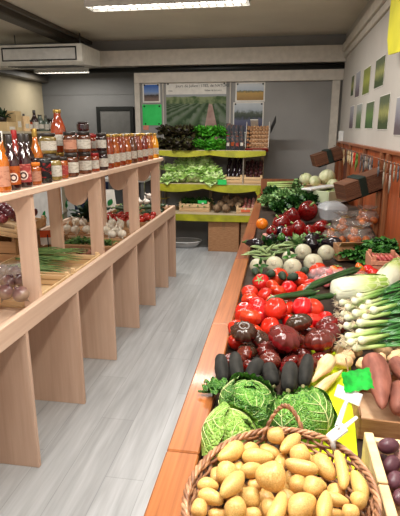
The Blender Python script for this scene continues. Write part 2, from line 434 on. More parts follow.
tm = [root_mesh(.041, i).mesh('turnip', M['turnip_p']) for i in range(3)]
its = []
for (px, py, z) in [(9, 282, .85), (23, 281, .86), (31, 290, .83), (21, 294, .84), (14, 273, .84), (5, 292, .83), (33, 279, .82), (2, 272, .82)]:
    its.append(mk(AZ(px, py, z), [((0, 0, 0), .041)]))
relax(its, 60, TZ+.012)
tl = ['grey white bagged turnip at the outer side of the pile in the crate', 'purple and white turnip with a paper sticker on top of the bagged pile', 'pale turnip nearest the stand rail in the bagged pile', 'turnip in front of the stickered one in the bagged pile', 'turnip at the rear of the bagged pile in the crate', 'turnip at the front corner of the bagged pile', 'turnip beside the wooden post in the bagged pile', 'rearmost turnip against the far slat of the crate']
for i, it in enumerate(its):
    o = link('turnip', tm[i % 3], None, it['p'], (random.uniform(-.7, .7), random.uniform(-.7, .7), random.uniform(0, 6))); tag(o, tl[i], 'turnip', 'turnips in the plastic bag')
    if i in (1, 2):
        q = MB(); q.sheet(lambda u, v: Vector((.026*(u-.5), .02*(v-.5), .0375-.004*((u-.5)**2+(v-.5)**2)*4)), 5, 5)
        s = q.build('sticker', M['paper'], o); s['label'] = 'white paper sticker'
bag = MB()
def bagf(u, v):
    a = 2*PI*v; e = math.sin(PI*(.04+.92*u)); r = .135*e**.6*(1+.10*noise.noise(Vector((5*u, 3*math.cos(a), 3*math.sin(a)))))
    return Vector((r*1.1*math.cos(a), r*.95*math.sin(a), .175*u))
bag.sheet(bagf, 18, 28)
o = bag.build('plastic_bag', M['film']); o.location = (-1.42, 2.30, TZ+.012); tag(o, 'clear plastic bag round the turnips in the pale crate', 'bag')

# leek leaves crate
M['leek_g'] = nmat('leek_leaf', (72, 108, 56), (138, 168, 98), 6, (1, 8, 8), .5, .4, vary=.15)
M['herb'] = nmat('herb_leaf', (42, 78, 32), (98, 134, 60), 30, rough=.55, vary=.15)
for k in range(16):
    x = -1.62+.06*(k % 8)+random.uniform(-.01, .01); y = 2.64+.012*k; z = TZ+.03+.022*(k//4)
    m = MB(); pts = [(0, 0, 0), (.1, .01, .012), (.2, .0, .02), (.3, random.uniform(-.03, .03), .01)]
    for w in range(3): m.tube([(p[0], p[1]+.012*(w-1)*i, p[2]+.004*w) for i, p in enumerate(pts)], [.008, .011, .009, .002], 6, flatz=.35)
    o = m.build('leek', M['leek_g']); o.location = (-1.62+.02*(k % 5), 2.545+.022*k, z); o.rotation_euler = (0, 0, random.uniform(-.22, .22))
    tag(o, '%s leek with dark green leaves from the front of its crate' % ORD[k], 'leek', 'leeks in the stand crate')
def pile_stuff(name, label, cat, x0, x1, y0, y1, z0, n, mats, mk_, h=.04):
    m = MB()
    for k in range(n):
        u, v = random.random(), random.random()
        z = z0 + h*(1-abs(2*u-1)**3)*(1-abs(2*v-1)**3)*random.uniform(.3, 1)
        mk_(m, T(x0+(x1-x0)*u, y0+(y1-y0)*v, z) @ RZ(random.uniform(0, 6.3)) @ RY(random.uniform(-.5, .3)))
    o = m.build(name, mats); tag(o, label, cat, None, 'stuff'); return o
M['shallot'] = nmat('shallot_skin', (96, 50, 40), (150, 92, 66), 14, rough=.45)
pile_stuff('shallots', 'heap of brown shallots filling the shallow crate', 'shallots', -1.62, -1.18, 3.04, 3.22, TZ+.020, 190, M['shallot'], lambda m, X: m.blob(.022, .014, .014, 8, 6, .1, 1, random.random()*9, X=X), .035)
pile_stuff('herb_leaves', 'chopped green herb leaves filling the shallow crate', 'herbs', -1.60, -1.20, 3.32, 3.46, TZ+.020, 360, M['herb'], lambda m, X: leaf(m, X, .055, .018, .4, .8, .1, .1, nu=3, nv=2), .055)
# white onions
M['onion_w'] = nmat('white_onion_skin', (206, 194, 174), (228, 220, 206), 10, rough=.35, coat=.2, vary=.06)
on = MB(); on.blob(.036, .036, .033, 18, 12, .05, 1.3, 2); on.tube([(0, 0, .028), (.003, 0, .045), (.006, .002, .065)], [.014, .007, .004], 7); on.tube([(0, 0, -.03), (0, 0, -.04)], [.012, .014], 8)
onm = on.mesh('white_onion', M['onion_w'])
its = []
rows = [(234, [72, 80, 90, 100, 112, 122, 130]), (226, [70, 78, 88, 99, 110, 120, 131]), (218, [76, 84, 94, 104, 114, 122]), (228, [75, 86, 96, 105, 117, 127]), (220, [82, 92, 103, 116, 125, 109])]
lab = []
for ri, (py, xs) in enumerate(rows):
    for k, px in enumerate(xs):
        p = AZ(px, py, .80 if ri < 3 else .86)
        if -1.87 < p.x < -1.17 and (3.57 < p.y < 3.73 or 3.88 < p.y < 4.16):
            its.append(mk(p, [((0, 0, 0), .037)])); lab.append((ri, k))
for i in range(14):
    its.append(mk((-1.80+.085*(i % 7)+.02*(i//7), 3.65+.32*(i//7)+.03*(i % 2), .81), [((0, 0, 0), .037)])); lab.append((5, i))
relax(its, 120, TZ+.01)
for i, (it, (ri, k)) in enumerate(zip(its, lab)):
    rx = random.uniform(-.6, .6)
    o = link('white_onion', onm, None, it['p'], (rx, random.uniform(-.6, .6), random.uniform(0, 6)))
    w = ['nearest row', 'second row', 'rearmost row', 'upper layer', 'top', 'bottom layer'][ri]
    tag(o, 'white onion, %s counted from the white counter in the %s of its crate' % (ORD[k], w), 'onion', 'white onions on the stand')
# tomatoes in the stand crate
M['tom_s'] = nmat('small_red_tomato', (150, 28, 20), (192, 48, 34), 6, rough=.25, coat=.4, vary=.15)
ts = MB(); ts.blob(.030, .030, .026, 16, 10, .05, 1.2, 1); tsm = ts.mesh('stand_tomato', M['tom_s'])
its = [mk((-1.625+.064*c+random.uniform(-.006, .006), 4.255+.063*r_+random.uniform(-.006, .006), TZ+.055+.04*random.random()), [((0, 0, 0), .031)]) for r_ in range(4) for c in range(8)]
relax(its, 80, TZ+.01)
for i, it in enumerate(its):
    o = link('tomato', tsm, None, it['p'], (random.uniform(-.5, .5), random.uniform(-.5, .5), random.uniform(0, 6)))
    tag(o, 'small red tomato, %s from the rail in row %s of the stand crate' % (ORD[7-i % 8], ['one', 'two', 'three', 'four'][i//8]), 'tomato', 'red tomatoes on the left stand')
# courgettes
M['courg'] = nmat('courgette_skin', (22, 38, 20), (58, 78, 44), 30, (1, 6, 6), .35, .5, .3, vary=.15)
def long_veg(L, r, bend=.06, seed=0, taper=.75, n=12, ns=12):
    m = MB(); pts, rad = [], []
    for i in range(ns+1):
        u = i/ns; e = min(1, math.sin(PI*min(.5, max(.02, u*3.2)))) if u < .16 else (math.sin(PI*.5*max(.04, (1-u)/.14)) if u > .86 else 1)
        pts.append((L*(u-.5), bend*L*math.sin(PI*u)-.5*bend*L, .004*noise.noise(Vector((u*3, seed, 0))))); rad.append(r*e*(taper+(1-taper)*u)*(1+.06*noise.noise(Vector((u*5, seed*3, 1)))))
    m.tube(pts, rad, n); return m
cm = []
for i in range(3):
    m = long_veg(.20, .022, .05, i); m.tube([(-.099, -.005, 0), (-.118, -.006, .002)], [.009, .011], 8, 1); cm.append(m.mesh('courgette', [M['courg'], M['leek_g']]))
for k in range(14):
    z = TZ+.065+.048*(k//7); kk = k % 7
    o = link('courgette', cm[k % 3], None, (-1.53+.26*(kk % 2)+random.uniform(-.01, .01), 4.62+.056*kk, z), (random.uniform(0, 6), 0, random.uniform(-.12, .12)))
    tag(o, 'dark courgette, %s from the tomatoes in the %s layer of the far crate' % (ORD[kk], 'upper' if k > 6 else 'lower'), 'courgette', 'courgettes on the stand')
# garlic on the far corner
M['garlic'] = nmat('garlic_skin', (196, 182, 170), (220, 210, 200), 8, rough=.5, vary=.05)
ga = MB(); ga.lathe([(.004, -.022), (.02, -.02), (.032, -.006), (.03, .008), (.016, .022), (.007, .034), (.005, .06)], 20, fn=lambda p: Vector((p.x*(1+.06*math.cos(7*math.atan2(p.y, p.x))), p.y*(1+.06*math.cos(7*math.atan2(p.y, p.x))), p.z)))
gam = ga.mesh('garlic_bulb', M['garlic'])
for k, (dx, dy, dz) in enumerate([(0, 0, 0), (.08, .02, 0), (.16, .0, 0), (.04, .08, .0), (.12, .09, 0), (.09, .045, .06)]):
    o = link('garlic_bulb', gam, None, (-1.44+dx, 4.88+dy, .865+dz), (.3*k-.7, .2*k-.4, k))
    tag(o, 'white garlic bulb, %s from the grey table on the courgette crate' % ORD[k], 'garlic', 'garlic bulbs on the stand')
# ================================================================== BEHIND THE STAND
sc_ = crate('wooden_crate', 'upturned crate standing on the stand under the tilted crate of red onions', 'crate', (-1.79, 2.98, TZ), .24, .36, .19, mats=M['crate_dk'])
cr = crate('wooden_crate', 'small tilted crate holding dark red onions, raised behind the stand posts', 'crate', (-1.79, 2.98, TZ+.222), .30, .40, .07, tilt=(0, .12))
M['onion_r'] = nmat('red_onion_skin', (74, 20, 34), (132, 50, 58), 6, (1, 1, .4), .3, .5, .3, vary=.2)
orm = MB(); orm.blob(.034, .034, .031, 16, 10, .06, 1.3, 4); orm.tube([(0, 0, .026), (.004, 0, .048)], [.011, .003], 6); orm = orm.mesh('red_onion', M['onion_r'])
its = [mk((-1.90+.067*(c % 4)+random.uniform(-.005, .005), 2.84+.068*r_, TZ+.335-.008*c+(.045 if (c+r_) % 3 == 0 else 0)), [((0, 0, 0), .034)]) for r_ in range(5) for c in range(4)]
relax(its, 80, TZ+.285)
for i, it in enumerate(its):
    o = link('red_onion', orm, None, it['p'], (random.uniform(-.8, .8), random.uniform(-.8, .8), random.uniform(0, 6)))
    tag(o, 'dark red onion, %s from the counter side in the %s row of the tilted crate' % (ORD[i % 4], ORD[i//4]), 'onion', 'red onions in the tilted crate')
# shop counter with green leaf emblems
M['counter_w'] = flat('white_laminate', (208, 210, 208), .35)
M['leaf_mark'] = flat('green_emblem', (24, 124, 62), .5)
ct = thing('shop_counter', 'white shop counter with green leaf emblems behind the left stand', 'counter', (-2.55, 3.9, 0))
X = T(2.55, -3.9, 0)
MB().box(-3.0, -2.10, 2.95, 4.47, .08, 1.14, .03, X=X).build('body', M['counter_w'], ct)
MB().box(-3.02, -2.06, 2.90, 4.5, 1.14, 1.17, .008, X=X).build('worktop', flat('light_grey_top', (190, 192, 192), .3), ct)
MB().box(-2.95, -2.16, 3.0, 4.42, 0, .08, .002, X=X).build('plinth', M['black'], ct)
def leaf_poly(L, W, n=10):
    a = [(-L/2+L*i/n, W*math.sin(PI*i/n)**.8) for i in range(n+1)]; b = [(-L/2+L*i/n, -W*math.sin(PI*i/n)**.8) for i in range(n-1, 0, -1)]
    return a+b
for (px, py, s_) in ((43.5, 217, .05), (28.5, 230, .055), (61.5, 221, .06), (66, 205, .04)):
    p = AX(px, py, -2.098); q = MB()
    for a_, sc in ((.9, 1), (-.3, .8), (2.1, .8)):
        pol = [(x*sc*s_*2+.5*s_*math.cos(a_), y*sc) for x, y in leaf_poly(1, s_*.55)]
        vs = [X @ Vector((-2.0985, p.y+(x*math.cos(a_)-y*math.sin(a_)), p.z+(x*math.sin(a_)+y*math.cos(a_)))) for x, y in pol]
        q.add(vs, [list(range(len(vs)))], 0, False)
    q.build('leaf_emblem', M['leaf_mark'], ct)
# price card
pc = thing('price_card', 'orange and white price card on a stick beside the tilted onion crate', 'price card', (-1.56, 3.03, TZ+.01), .3)
m = MB(); m.tube([(0, 0, 0), (0, 0, .17)], .004, 8); m.build('stick', M['black'], pc)
MB().box(-.05, .05, -.002, .002, .15, .20, .001).build('orange_panel', flat('orange_card', (214, 84, 36), .6), pc)
MB().box(-.05, .05, -.002, .002, .10, .149, .001).build('white_panel', M['paper'], pc)
# grey table, blue chair, printed bag, kale
tb = thing('side_table', 'grey table standing beyond the far end of the left stand', 'table', (-1.78, 5.55, 0))
MB().box(-.27, .27, -.22, .22, 1.02, 1.06, .006).build('table_top', flat('grey_laminate', (150, 148, 144), .4), tb)
for sx in (-1, 1):
    for sy in (-1, 1): MB().box(sx*.24-.02, sx*.24+.02, sy*.19-.02, sy*.19+.02, 0, 1.02, .002).build('leg', M['metal'], tb)
MB().box(-.24, .24, .17, .18, .45, 1.0, .002).build('back_panel', flat('dark_grey_panel', (92, 92, 94), .5), tb)
M['navy'] = nmat('navy_fabric', (18, 24, 44), (34, 42, 66), 20, rough=.8, spec=.2)
ch = thing('padded_chair', 'dark blue high-backed padded chair behind the stand posts', 'chair', (-2.42, 6.0, 0), .4)
m = MB(); m.sheet(lambda u, v: Vector((.23*(2*v-1)*(1-.15*u**4), .20+.05*(2*v-1)**2*-1+.06*u, .56+.78*u)), 10, 8); m.sheet(lambda u, v: Vector((.23*(2*v-1)*(1-.15*u**4), .25+.05*(2*v-1)**2*-1+.06*u, .56+.78*u)), 10, 8)
m.build('backrest', M['navy'], ch)
MB().box(-.24, .24, -.24, .22, .44, .53, .03).build('seat', M['navy'], ch)
for k in range(4): MB().tube([(.19*(1 if k % 2 else -1), .17*(1 if k > 1 else -1), .44), (.23*(1 if k % 2 else -1), .21*(1 if k > 1 else -1), 0)], .014, 8).build('leg', M['black'], ch)
pb = thing('paper_bag', 'white paper bag with a green leaf print behind the courgettes', 'bag', (-1.80, 4.93, TZ), .6)
m = MB(); m.sheet(lambda u, v: Vector(((.085)*math.cos(2*PI*v)*(1-.25*u)/max(abs(math.cos(2*PI*v)), abs(math.sin(2*PI*v)))**.8, .05*math.sin(2*PI*v)*(1-.5*u)/max(abs(math.cos(2*PI*v)), abs(math.sin(2*PI*v)))**.8, .26*u)), 10, 24)
m.build('bag_body', M['paper'], pb)
m = MB(); pol = leaf_poly(.09, .03); vs = [(x*.5-y*.8, -.056, .13+x*.8+y*.5) for x, y in pol]; m.add(vs, [list(range(len(vs)))], 0, False); m.build('leaf_print', M['leaf_mark'], pb)
M['kale'] = nmat('dark_kale', (10, 26, 14), (34, 62, 28), 18, rough=.55, vary=.1)
M['stem_g'] = flat('pale_stem', (130, 160, 90), .5)
def leafy(name, label, cat, loc, n, L, W, mats, spread=1.0, up=.9, ruf=.12, curl=1.1, group=None, stems=True, nu=7, nv=6, rz=0, squash=1):
    t = thing(name, label, cat, loc, rz, group); m = MB(); s_ = MB()
    for k in range(n):
        a = k*2.39996+random.uniform(-.2, .2); r_ = (k+.5)/n
        l = L*random.uniform(.8, 1.1); e = up*(1-.75*r_*spread)+.12
        X = Matrix.Diagonal((1, squash, 1, 1)) @ RZ(a) @ T(.012, 0, .01)
        leaf(m, X, l, W*random.uniform(.8, 1.15), e*1.35, curl*random.uniform(.7, 1.2)*(.4+r_), .18, ruf, k, nu, nv)
        if stems: s_.tube([X @ Vector((0, 0, 0)), X @ Vector((.3*l*math.cos(e*1.35), 0, .3*l*math.sin(e*1.35))), X @ Vector((.55*l*math.cos(e*1.2), 0, .5*l*math.sin(e*1.2)))], [.005, .004, .002], 6)
    m.build('foliage', mats, t)
    if stems: s_.build('stalks', M['stem_g'], t)
    return t
leafy('kale_bunch', 'dark green kale bunch standing behind the red tomatoes', 'kale', (-1.82, 4.36, TZ), 22, .20, .09, M['kale'], .7, 1.15)
leafy('kale_bunch', 'second dark kale bunch, nearer the green leaf print bag', 'kale', (-1.82, 4.60, TZ), 20, .20, .09, M['kale'], .7, 1.15)

# ================================================================== JARS AND BOTTLES
def print_mat(name, base, ink, sc=60):
    s = NT(name); v = s.map((1, 1, 2.2)); f = s.noise(v, sc, 2, .5)
    return s.fin(s.ramp(f, [(.52, base), (.60, ink)]), .65, .2)
M['lab_w'] = print_mat('white_paper_label', (196, 190, 178), (172, 164, 150)); M['lab_p'] = print_mat('pink_paper_label', (178, 126, 102), (156, 104, 84), 40)
M['lab_o'] = print_mat('orange_label', (164, 78, 28), (138, 52, 20), 30); M['lab_r'] = print_mat('red_print_label', (150, 60, 56), (186, 110, 96), 50); M['lab_k'] = print_mat('black_label', (26, 24, 24), (150, 30, 30), 40)
M['lid_d'] = flat('dark_metal_lid', (44, 36, 32), .35, .6); M['lid_g'] = flat('gold_lid', (176, 140, 66), .3, .6, metal=.6); M['lid_o'] = flat('orange_lid', (224, 120, 30), .4); M['lid_w'] = flat('white_lid', (220, 218, 210), .4); M['lid_r'] = flat('red_lid', (150, 28, 28), .4)
def liquid(name, c, c2): return nmat(name, c, c2, 22, rough=.12, spec=.6, coat=.8, vary=.1)
LQ = dict(orange=liquid('orange_preserve', (146, 64, 16), (180, 92, 26)), amber=liquid('amber_juice', (158, 76, 12), (196, 108, 18)), yellow=liquid('yellow_juice', (204, 130, 10), (230, 166, 22)), red=liquid('red_preserve', (104, 20, 14), (140, 36, 22)), brown=liquid('brown_preserve', (72, 34, 20), (108, 58, 32)), dark=liquid('dark_red_drink', (22, 8, 12), (54, 14, 20)), rust=liquid('tomato_sauce', (124, 42, 18), (156, 64, 28)), olive=liquid('olive_preserve', (98, 82, 36), (150, 126, 66)), black=liquid('black_tin', (18, 18, 19), (36, 34, 34)), clear=liquid('greenish_glass', (70, 84, 74), (110, 120, 108)))
def jar_prof(r, h): return [(r*.86, 0), (r*.98, .006), (r, .014), (r, h*.70), (r*.97, h*.77), (r*.84, h*.82), (r*.80, h*.85)]
def bot_prof(r, h): return [(r*.88, 0), (r, .008), (r, h*.52), (r*.95, h*.60), (r*.72, h*.72), (r*.50, h*.82), (r*.44, h*.9), (r*.44, h*.94)]
def wine_prof(r, h): return [(r*.88, 0), (r, .01), (r, h*.50), (r*.93, h*.56), (r*.60, h*.66), (r*.40, h*.74), (r*.36, h*.93)]
cache = {}
def cmesh(key, fn):
    if key not in cache: cache[key] = fn()
    return cache[key]
def patch(r, z0, z1, half, n=14):
    m = MB(); m.sheet(lambda u, v: Vector((r*math.cos(half*(2*v-1)), r*math.sin(half*(2*v-1)), z0+(z1-z0)*u)), 2, n); return m
def container(kind, x, y, z, r, h, liq, lid, lab, label, group, emblem=False):
    name, cat = {'jar': ('jar', 'jar'), 'bottle': ('bottle', 'bottle'), 'wine': ('bottle', 'bottle'), 'tin': ('tin', 'tin')}[kind]
    rz = math.atan2(-y, -x)+random.uniform(-.25, .25)
    t = thing(name, label, cat, (x, y, z), rz, group)
    pf = {'jar': jar_prof, 'bottle': bot_prof, 'wine': wine_prof, 'tin': lambda r, h: [(r*.97, 0), (r, .004), (r, h*.96), (r*.97, h)]}[kind]
    link('glass_body' if kind != 'tin' else 'tin_body', cmesh((kind, r, h, liq), lambda: MB().lathe(pf(r, h), 24).mesh(name, LQ[liq])), t)
    if kind == 'jar': lp = [(r*.86, h*.84), (r*.9, h*.845), (r*.9, h*.985), (r*.86, h), (.0001, h)]
    elif kind == 'bottle': lp = [(r*.5, h*.92), (r*.52, h*.925), (r*.52, h*.99), (r*.48, h), (.0001, h)]
    elif kind == 'wine': lp = [(r*.38, h*.84), (r*.39, h*.85), (r*.39, h*.99), (r*.35, h), (.0001, h)]
    else: lp = [(r*.9, h), (r*.96, h*1.0), (r*.98, h*1.02), (.0001, h*1.02)]
    link('lid', cmesh((kind, r, h, lid, 'lid'), lambda: MB().lathe(lp, 20).mesh('lid', M[lid])), t)
    if lab:
        z0, z1 = {'jar': (.18, .62), 'bottle': (.16, .42), 'wine': (.10, .44), 'tin': (.2, .85)}[kind]
        lo = link('paper_label', cmesh((kind, r, h, lab, 'lab'), lambda: patch(r*1.012+.0006, h*z0, h*z1, 1.15).mesh('paper_label', M[lab])), t)
        if emblem:
            q = MB()
            for (rr, eps, mi) in ((.021, .0016, 0), (.0155, .0022, 1), (.0085, .0028, 0)):
                R_ = r*1.012+eps; zc = h*.23
                vs = [Vector((R_, 0, zc))]+[Vector((R_*math.cos(rr/R_*math.cos(2*PI*k/20)), R_*math.sin(rr/R_*math.cos(2*PI*k/20)), zc+rr*math.sin(2*PI*k/20))) for k in range(20)]
                q.add(vs, [[0, 1+k, 1+(k+1) % 20] for k in range(20)], mi, True)
            q.build('round_emblem', [flat('cream_emblem', (232, 206, 190), .6), flat('dark_emblem', (70, 30, 34), .6)], lo)
    return t
SZ = 1.3455
def YP(px, X, z):
    lo, hi = .6, 12
    for _ in range(50):
        mid = (lo+hi)/2; p = Vector((X, mid, z))-CAM; sx = 200+FPX*p.dot(RT)/p.dot(FW)
        if p.dot(FW) < .05 or sx < px: lo = mid
        else: hi = mid
    return (lo+hi)/2
RX_ = dict(F=-1.16, M=-1.255, B=-1.35, C=-1.45)
placed = []
def put(px, row, kind, r, h, liq, lid, lab, label, group='jars and bottles on the raised shelf', z=SZ, emblem=False, x=None, y=None):
    x = RX_[row] if x is None else x; y = YP(px, x, z+h*.3) if y is None else y
    for (a, b, r2, z0, z1) in placed:      # slide along the shelf until clear
        if z < z1-.002 and z+h > z0+.002 and math.hypot(x-a, y-b) < r+r2+.001:
            dx = x-a; s = (r+r2+.0015)**2-dx*dx
            if s > 0: y = b+math.sqrt(s)*(1 if y >= b else -1)
    for (a, b, r2, z0, z1) in placed:
        if z < z1-.002 and z+h > z0+.002 and math.hypot(x-a, y-b) < r+r2-.003: return None
    placed.append((x, y, r, z, z+h*1.02))
    container(kind, x, y, z, r, h, liq, lid, lab, label, group, emblem); return (x, y)
put(1.5, 'F', 'wine', .036, .245, 'amber', 'lid_d', 'lab_p', 'amber bottle with a pinkish label, first on the shelf beside the two dark bottles')
put(12, 'F', 'wine', .035, .235, 'dark', 'lid_d', 'lab_o', 'dark bottle with an orange label and round emblem', emblem=True)
put(24, 'F', 'wine', .035, .24, 'dark', 'lid_d', 'lab_r', 'dark bottle with a pink-red label and round emblem', emblem=True)
put(34.5, 'F', 'jar', .034, .105, 'orange', 'lid_o', 'lab_p', 'small jar with an orange lid and pinkish round label')
put(44, 'F', 'tin', .040, .118, 'black', 'lid_d', 'lab_k', 'black tin with red print on the shelf edge')
a1 = put(54.5, 'F', 'jar', .038, .125, 'olive', 'lid_d', 'lab_w', 'white labelled jar between the black tin and the orange jar')
put(63, 'F', 'jar', .030, .115, 'orange', 'lid_d', 'lab_r', 'narrow orange jar beside the white labelled jar')
a2 = put(71.5, 'F', 'jar', .041, .13, 'brown', 'lid_d', 'lab_w', 'brown jar with a dark lid, foot of the stack beside the sauce bottle')
a3 = put(85, 'F', 'jar', .041, .125, 'brown', 'lid_d', 'lab_w', 'brown jar with a white label, foot of the three-jar stack')
put(94, 'F', 'jar', .036, .115, 'rust', 'lid_r', 'lab_w', 'rust coloured jar between two stacks of brown jars')
a4 = put(102.5, 'F', 'jar', .038, .12, 'dark', 'lid_d', 'lab_w', 'dark jar with a white label, foot of the stack beside the juice bottles')
if a2: put(0, 'F', 'jar', .038, .115, 'brown', 'lid_d', 'lab_p', 'pale labelled jar on top of the stack beside the sauce bottle', z=SZ+.131, x=a2[0], y=a2[1])
if a3:
    put(0, 'F', 'jar', .042, .12, 'brown', 'lid_d', 'lab_w', 'wide brown jar in the middle of the three-jar stack', z=SZ+.126, x=a3[0]-.002, y=a3[1]+.006)
    put(0, 'F', 'jar', .036, .055, 'dark', 'lid_d', None, 'small dark jar topmost on the three-jar stack', z=SZ+.247, x=a3[0]-.002, y=a3[1]+.01)
if a4: put(0, 'F', 'jar', .036, .115, 'dark', 'lid_d', 'lab_w', 'dark jar with a white label on top of the stack beside the juice bottles', z=SZ+.121, x=a4[0], y=a4[1])
jl = ['rust', 'orange', 'amber', 'brown', 'red', 'amber', 'red', 'olive', 'yellow']
for k, px in enumerate([109, 115, 121, 127, 133, 138.5, 144, 149.5, 155]):
    lq = ['rust', 'orange', 'rust', 'orange', 'brown', 'rust', 'red', 'amber', 'yellow'][k]
    put(px, 'F', 'bottle', .036, .225, lq, 'lid_g', 'lab_w', '%s juice bottle from the stacked jars along the front edge of the shelf' % ORD[k], 'juice bottles at the end of the shelf')
# second row
put(3, 'M', 'wine', .034, .25, 'amber', 'lid_w', None, 'orange bottle with a pale cap behind the amber bottle')
put(17, 'M', 'wine', .034, .255, 'red', 'lid_r', 'lab_w', 'red capped bottle standing behind the two dark bottles')
put(29, 'M', 'wine', .033, .235, 'dark', 'lid_d', None, 'dark bottle with a reddish cap behind the small orange-lidded jar')
put(37, 'M', 'wine', .034, .262, 'amber', 'lid_g', None, 'orange juice bottle behind the black tin')
b1 = put(50, 'M', 'jar', .046, .128, 'olive', 'lid_d', 'lab_w', 'lower jar in the second row behind the black tin')
if b1: put(0, 'M', 'jar', .046, .11, 'olive', 'lid_d', 'lab_w', 'wide jar with a big white label stacked above the black tin', z=SZ+.129, x=b1[0], y=b1[1])
b2 = put(61, 'M', 'jar', .042, .13, 'orange', 'lid_g', 'lab_w', 'orange jar under the tall sauce bottle')
if b2: put(0, 'M', 'bottle', .043, .235, 'rust', 'lid_g', 'lab_w', 'tall rust-red sauce bottle standing on an orange jar', z=SZ+.131, x=b2[0], y=b2[1])
k = 0
for px in (74, 80, 87, 94, 100):
    b = put(px, 'M', 'jar', .038, .115, ['red', 'brown', 'rust', 'orange', 'red'][k], ['lid_r', 'lid_d'][k % 2], 'lab_w', '%s lower jar from the sauce bottle in the second row of the shelf' % ORD[k], 'jars in the second row')
    if b: put(0, 'M', 'jar', .036, .11, ['brown', 'red', 'red', 'rust', 'orange'][k], ['lid_d', 'lid_r'][k % 2], 'lab_w', '%s upper jar from the sauce bottle in the second row of the shelf' % ORD[k], 'jars in the second row', z=SZ+.116, x=b[0], y=b[1])
    k += 1
for k, px in enumerate([106, 112, 118, 124, 130, 135.5, 141, 146, 151]):
    put(px, 'M', 'bottle', .036, .225, ['orange', 'rust', 'amber', 'rust', 'orange', 'red', 'yellow', 'red', 'amber'][k], ['lid_g', 'lid_w'][k % 2], 'lab_w', '%s juice bottle from the stacked jars in the second row of the shelf' % ORD[k], 'juice bottles in the second row')
for k, px in enumerate([47, 55, 67, 77, 84, 91, 97]):
    b = put(px, 'B', 'jar', .037, .115, ['dark', 'red', 'red', 'orange', 'rust', 'brown', 'red'][k], ['lid_d', 'lid_r'][k % 2], 'lab_w', '%s lower jar from the orange juice bottle in the third row' % ORD[k], 'jars in the third row')
    if b: put(0, 'B', 'jar', .037, .115, ['dark', 'dark', 'red', 'rust', 'red', 'orange', 'rust'][k], ['lid_d', 'lid_r'][k % 2], 'lab_w', '%s upper jar from the orange juice bottle in the third row' % ORD[k], 'jars in the third row', z=SZ+.116, x=b[0], y=b[1])
for k, px in enumerate([104, 110, 116, 122, 128, 133, 138, 143, 148]):
    put(px, 'B', 'bottle', .036, .225, ['rust', 'orange', 'amber', 'orange', 'rust', 'yellow', 'orange', 'amber', 'yellow'][k], ['lid_w', 'lid_g'][k % 2], 'lab_w', '%s juice bottle from the stacked jars in the third row of the shelf' % ORD[k], 'juice bottles in the third row')
# tall wall rack behind
rk = thing('storage_rack', 'beige storage rack behind the bottle shelf with bottles and boxes on top', 'rack', (-3.15, 5.4, 0))
M['rack'] = flat('beige_rack', (176, 164, 140), .5)
for sy in (-.85, .85): MB().box(-.25, .25, sy-.012, sy+.012, 0, 1.56, .002).build('side_panel', M['rack'], rk)
for z in (.1, .5, .95, 1.56): MB().box(-.26, .26, -.87, .87, z, z+.025, .003).build('shelf_board', M['rack'], rk)
MB().box(-.26, -.25, -.86, .86, .05, 1.56, .001).build('back_panel', M['rack'], rk)
RZT = 1.5855
def rput(px, kind, r, h, liq, lid, lab, label): put(px, 'F', kind, r, h, liq, lid, lab, label, 'bottles on the storage rack', z=RZT, x=-3.0)
def rbox(px, w, h, mat, label, x=-3.02):
    y = YP(px, x, RZT+.1); t = thing('carton', label, 'box', (x, y, RZT), 0.05)
    MB().box(-.10, .10, -w/2, w/2, 0, h, .003).build('box_body', mat, t); MB().box(.1002, .101, -w*.3, w*.3, h*.2, h*.5, 0).build('paper_label', M['lab_w'], t); return (x, y)
M['tan_box'] = flat('tan_carton', (186, 160, 116), .7)
bx = rbox(3, .20, .10, M['tan_box'], 'tan carton under the small dark plant on the storage rack')
rbox(11, .13, .22, M['tan_box'], 'tall tan carton beside the plant on the storage rack')
rbox(19, .15, .17, M['crate'], 'pale brown carton next to the bottles on the storage rack')
for k, (px, kd, r, h, lq, lid) in enumerate([(24.5, 'wine', .035, .20, 'amber', 'lid_d'), (29, 'jar', .05, .13, 'rust', 'lid_d'), (35, 'wine', .045, .25, 'dark', 'lid_d'), (40.5, 'bottle', .05, .20, 'clear', 'lid_d'), (46, 'wine', .04, .20, 'clear', 'lid_d'), (50.5, 'jar', .055, .16, 'black', 'lid_d')]):
    rput(px, kd, r, h, lq, lid, 'lab_w', ['slim amber bottle beside the pale brown carton on the rack', 'reddish jar with a white label on the rack', 'tall black bottle with a white label on the rack', 'greenish wide bottle beside the black bottle on the rack', 'greenish slim bottle second from the end of the rack', 'black lidded jar at the end of the rack'][k])
pl = leafy('potted_plant', 'small dark leafy plant standing on a tan carton', 'plant', (bx[0], bx[1], RZT+.1), 16, .14, .05, M['kale'], .8, 1.1)
MB().lathe([(.035, 0), (.05, .06), (.046, .06), (.04, .05)], 16).build('pot', M['lid_d'], pl)
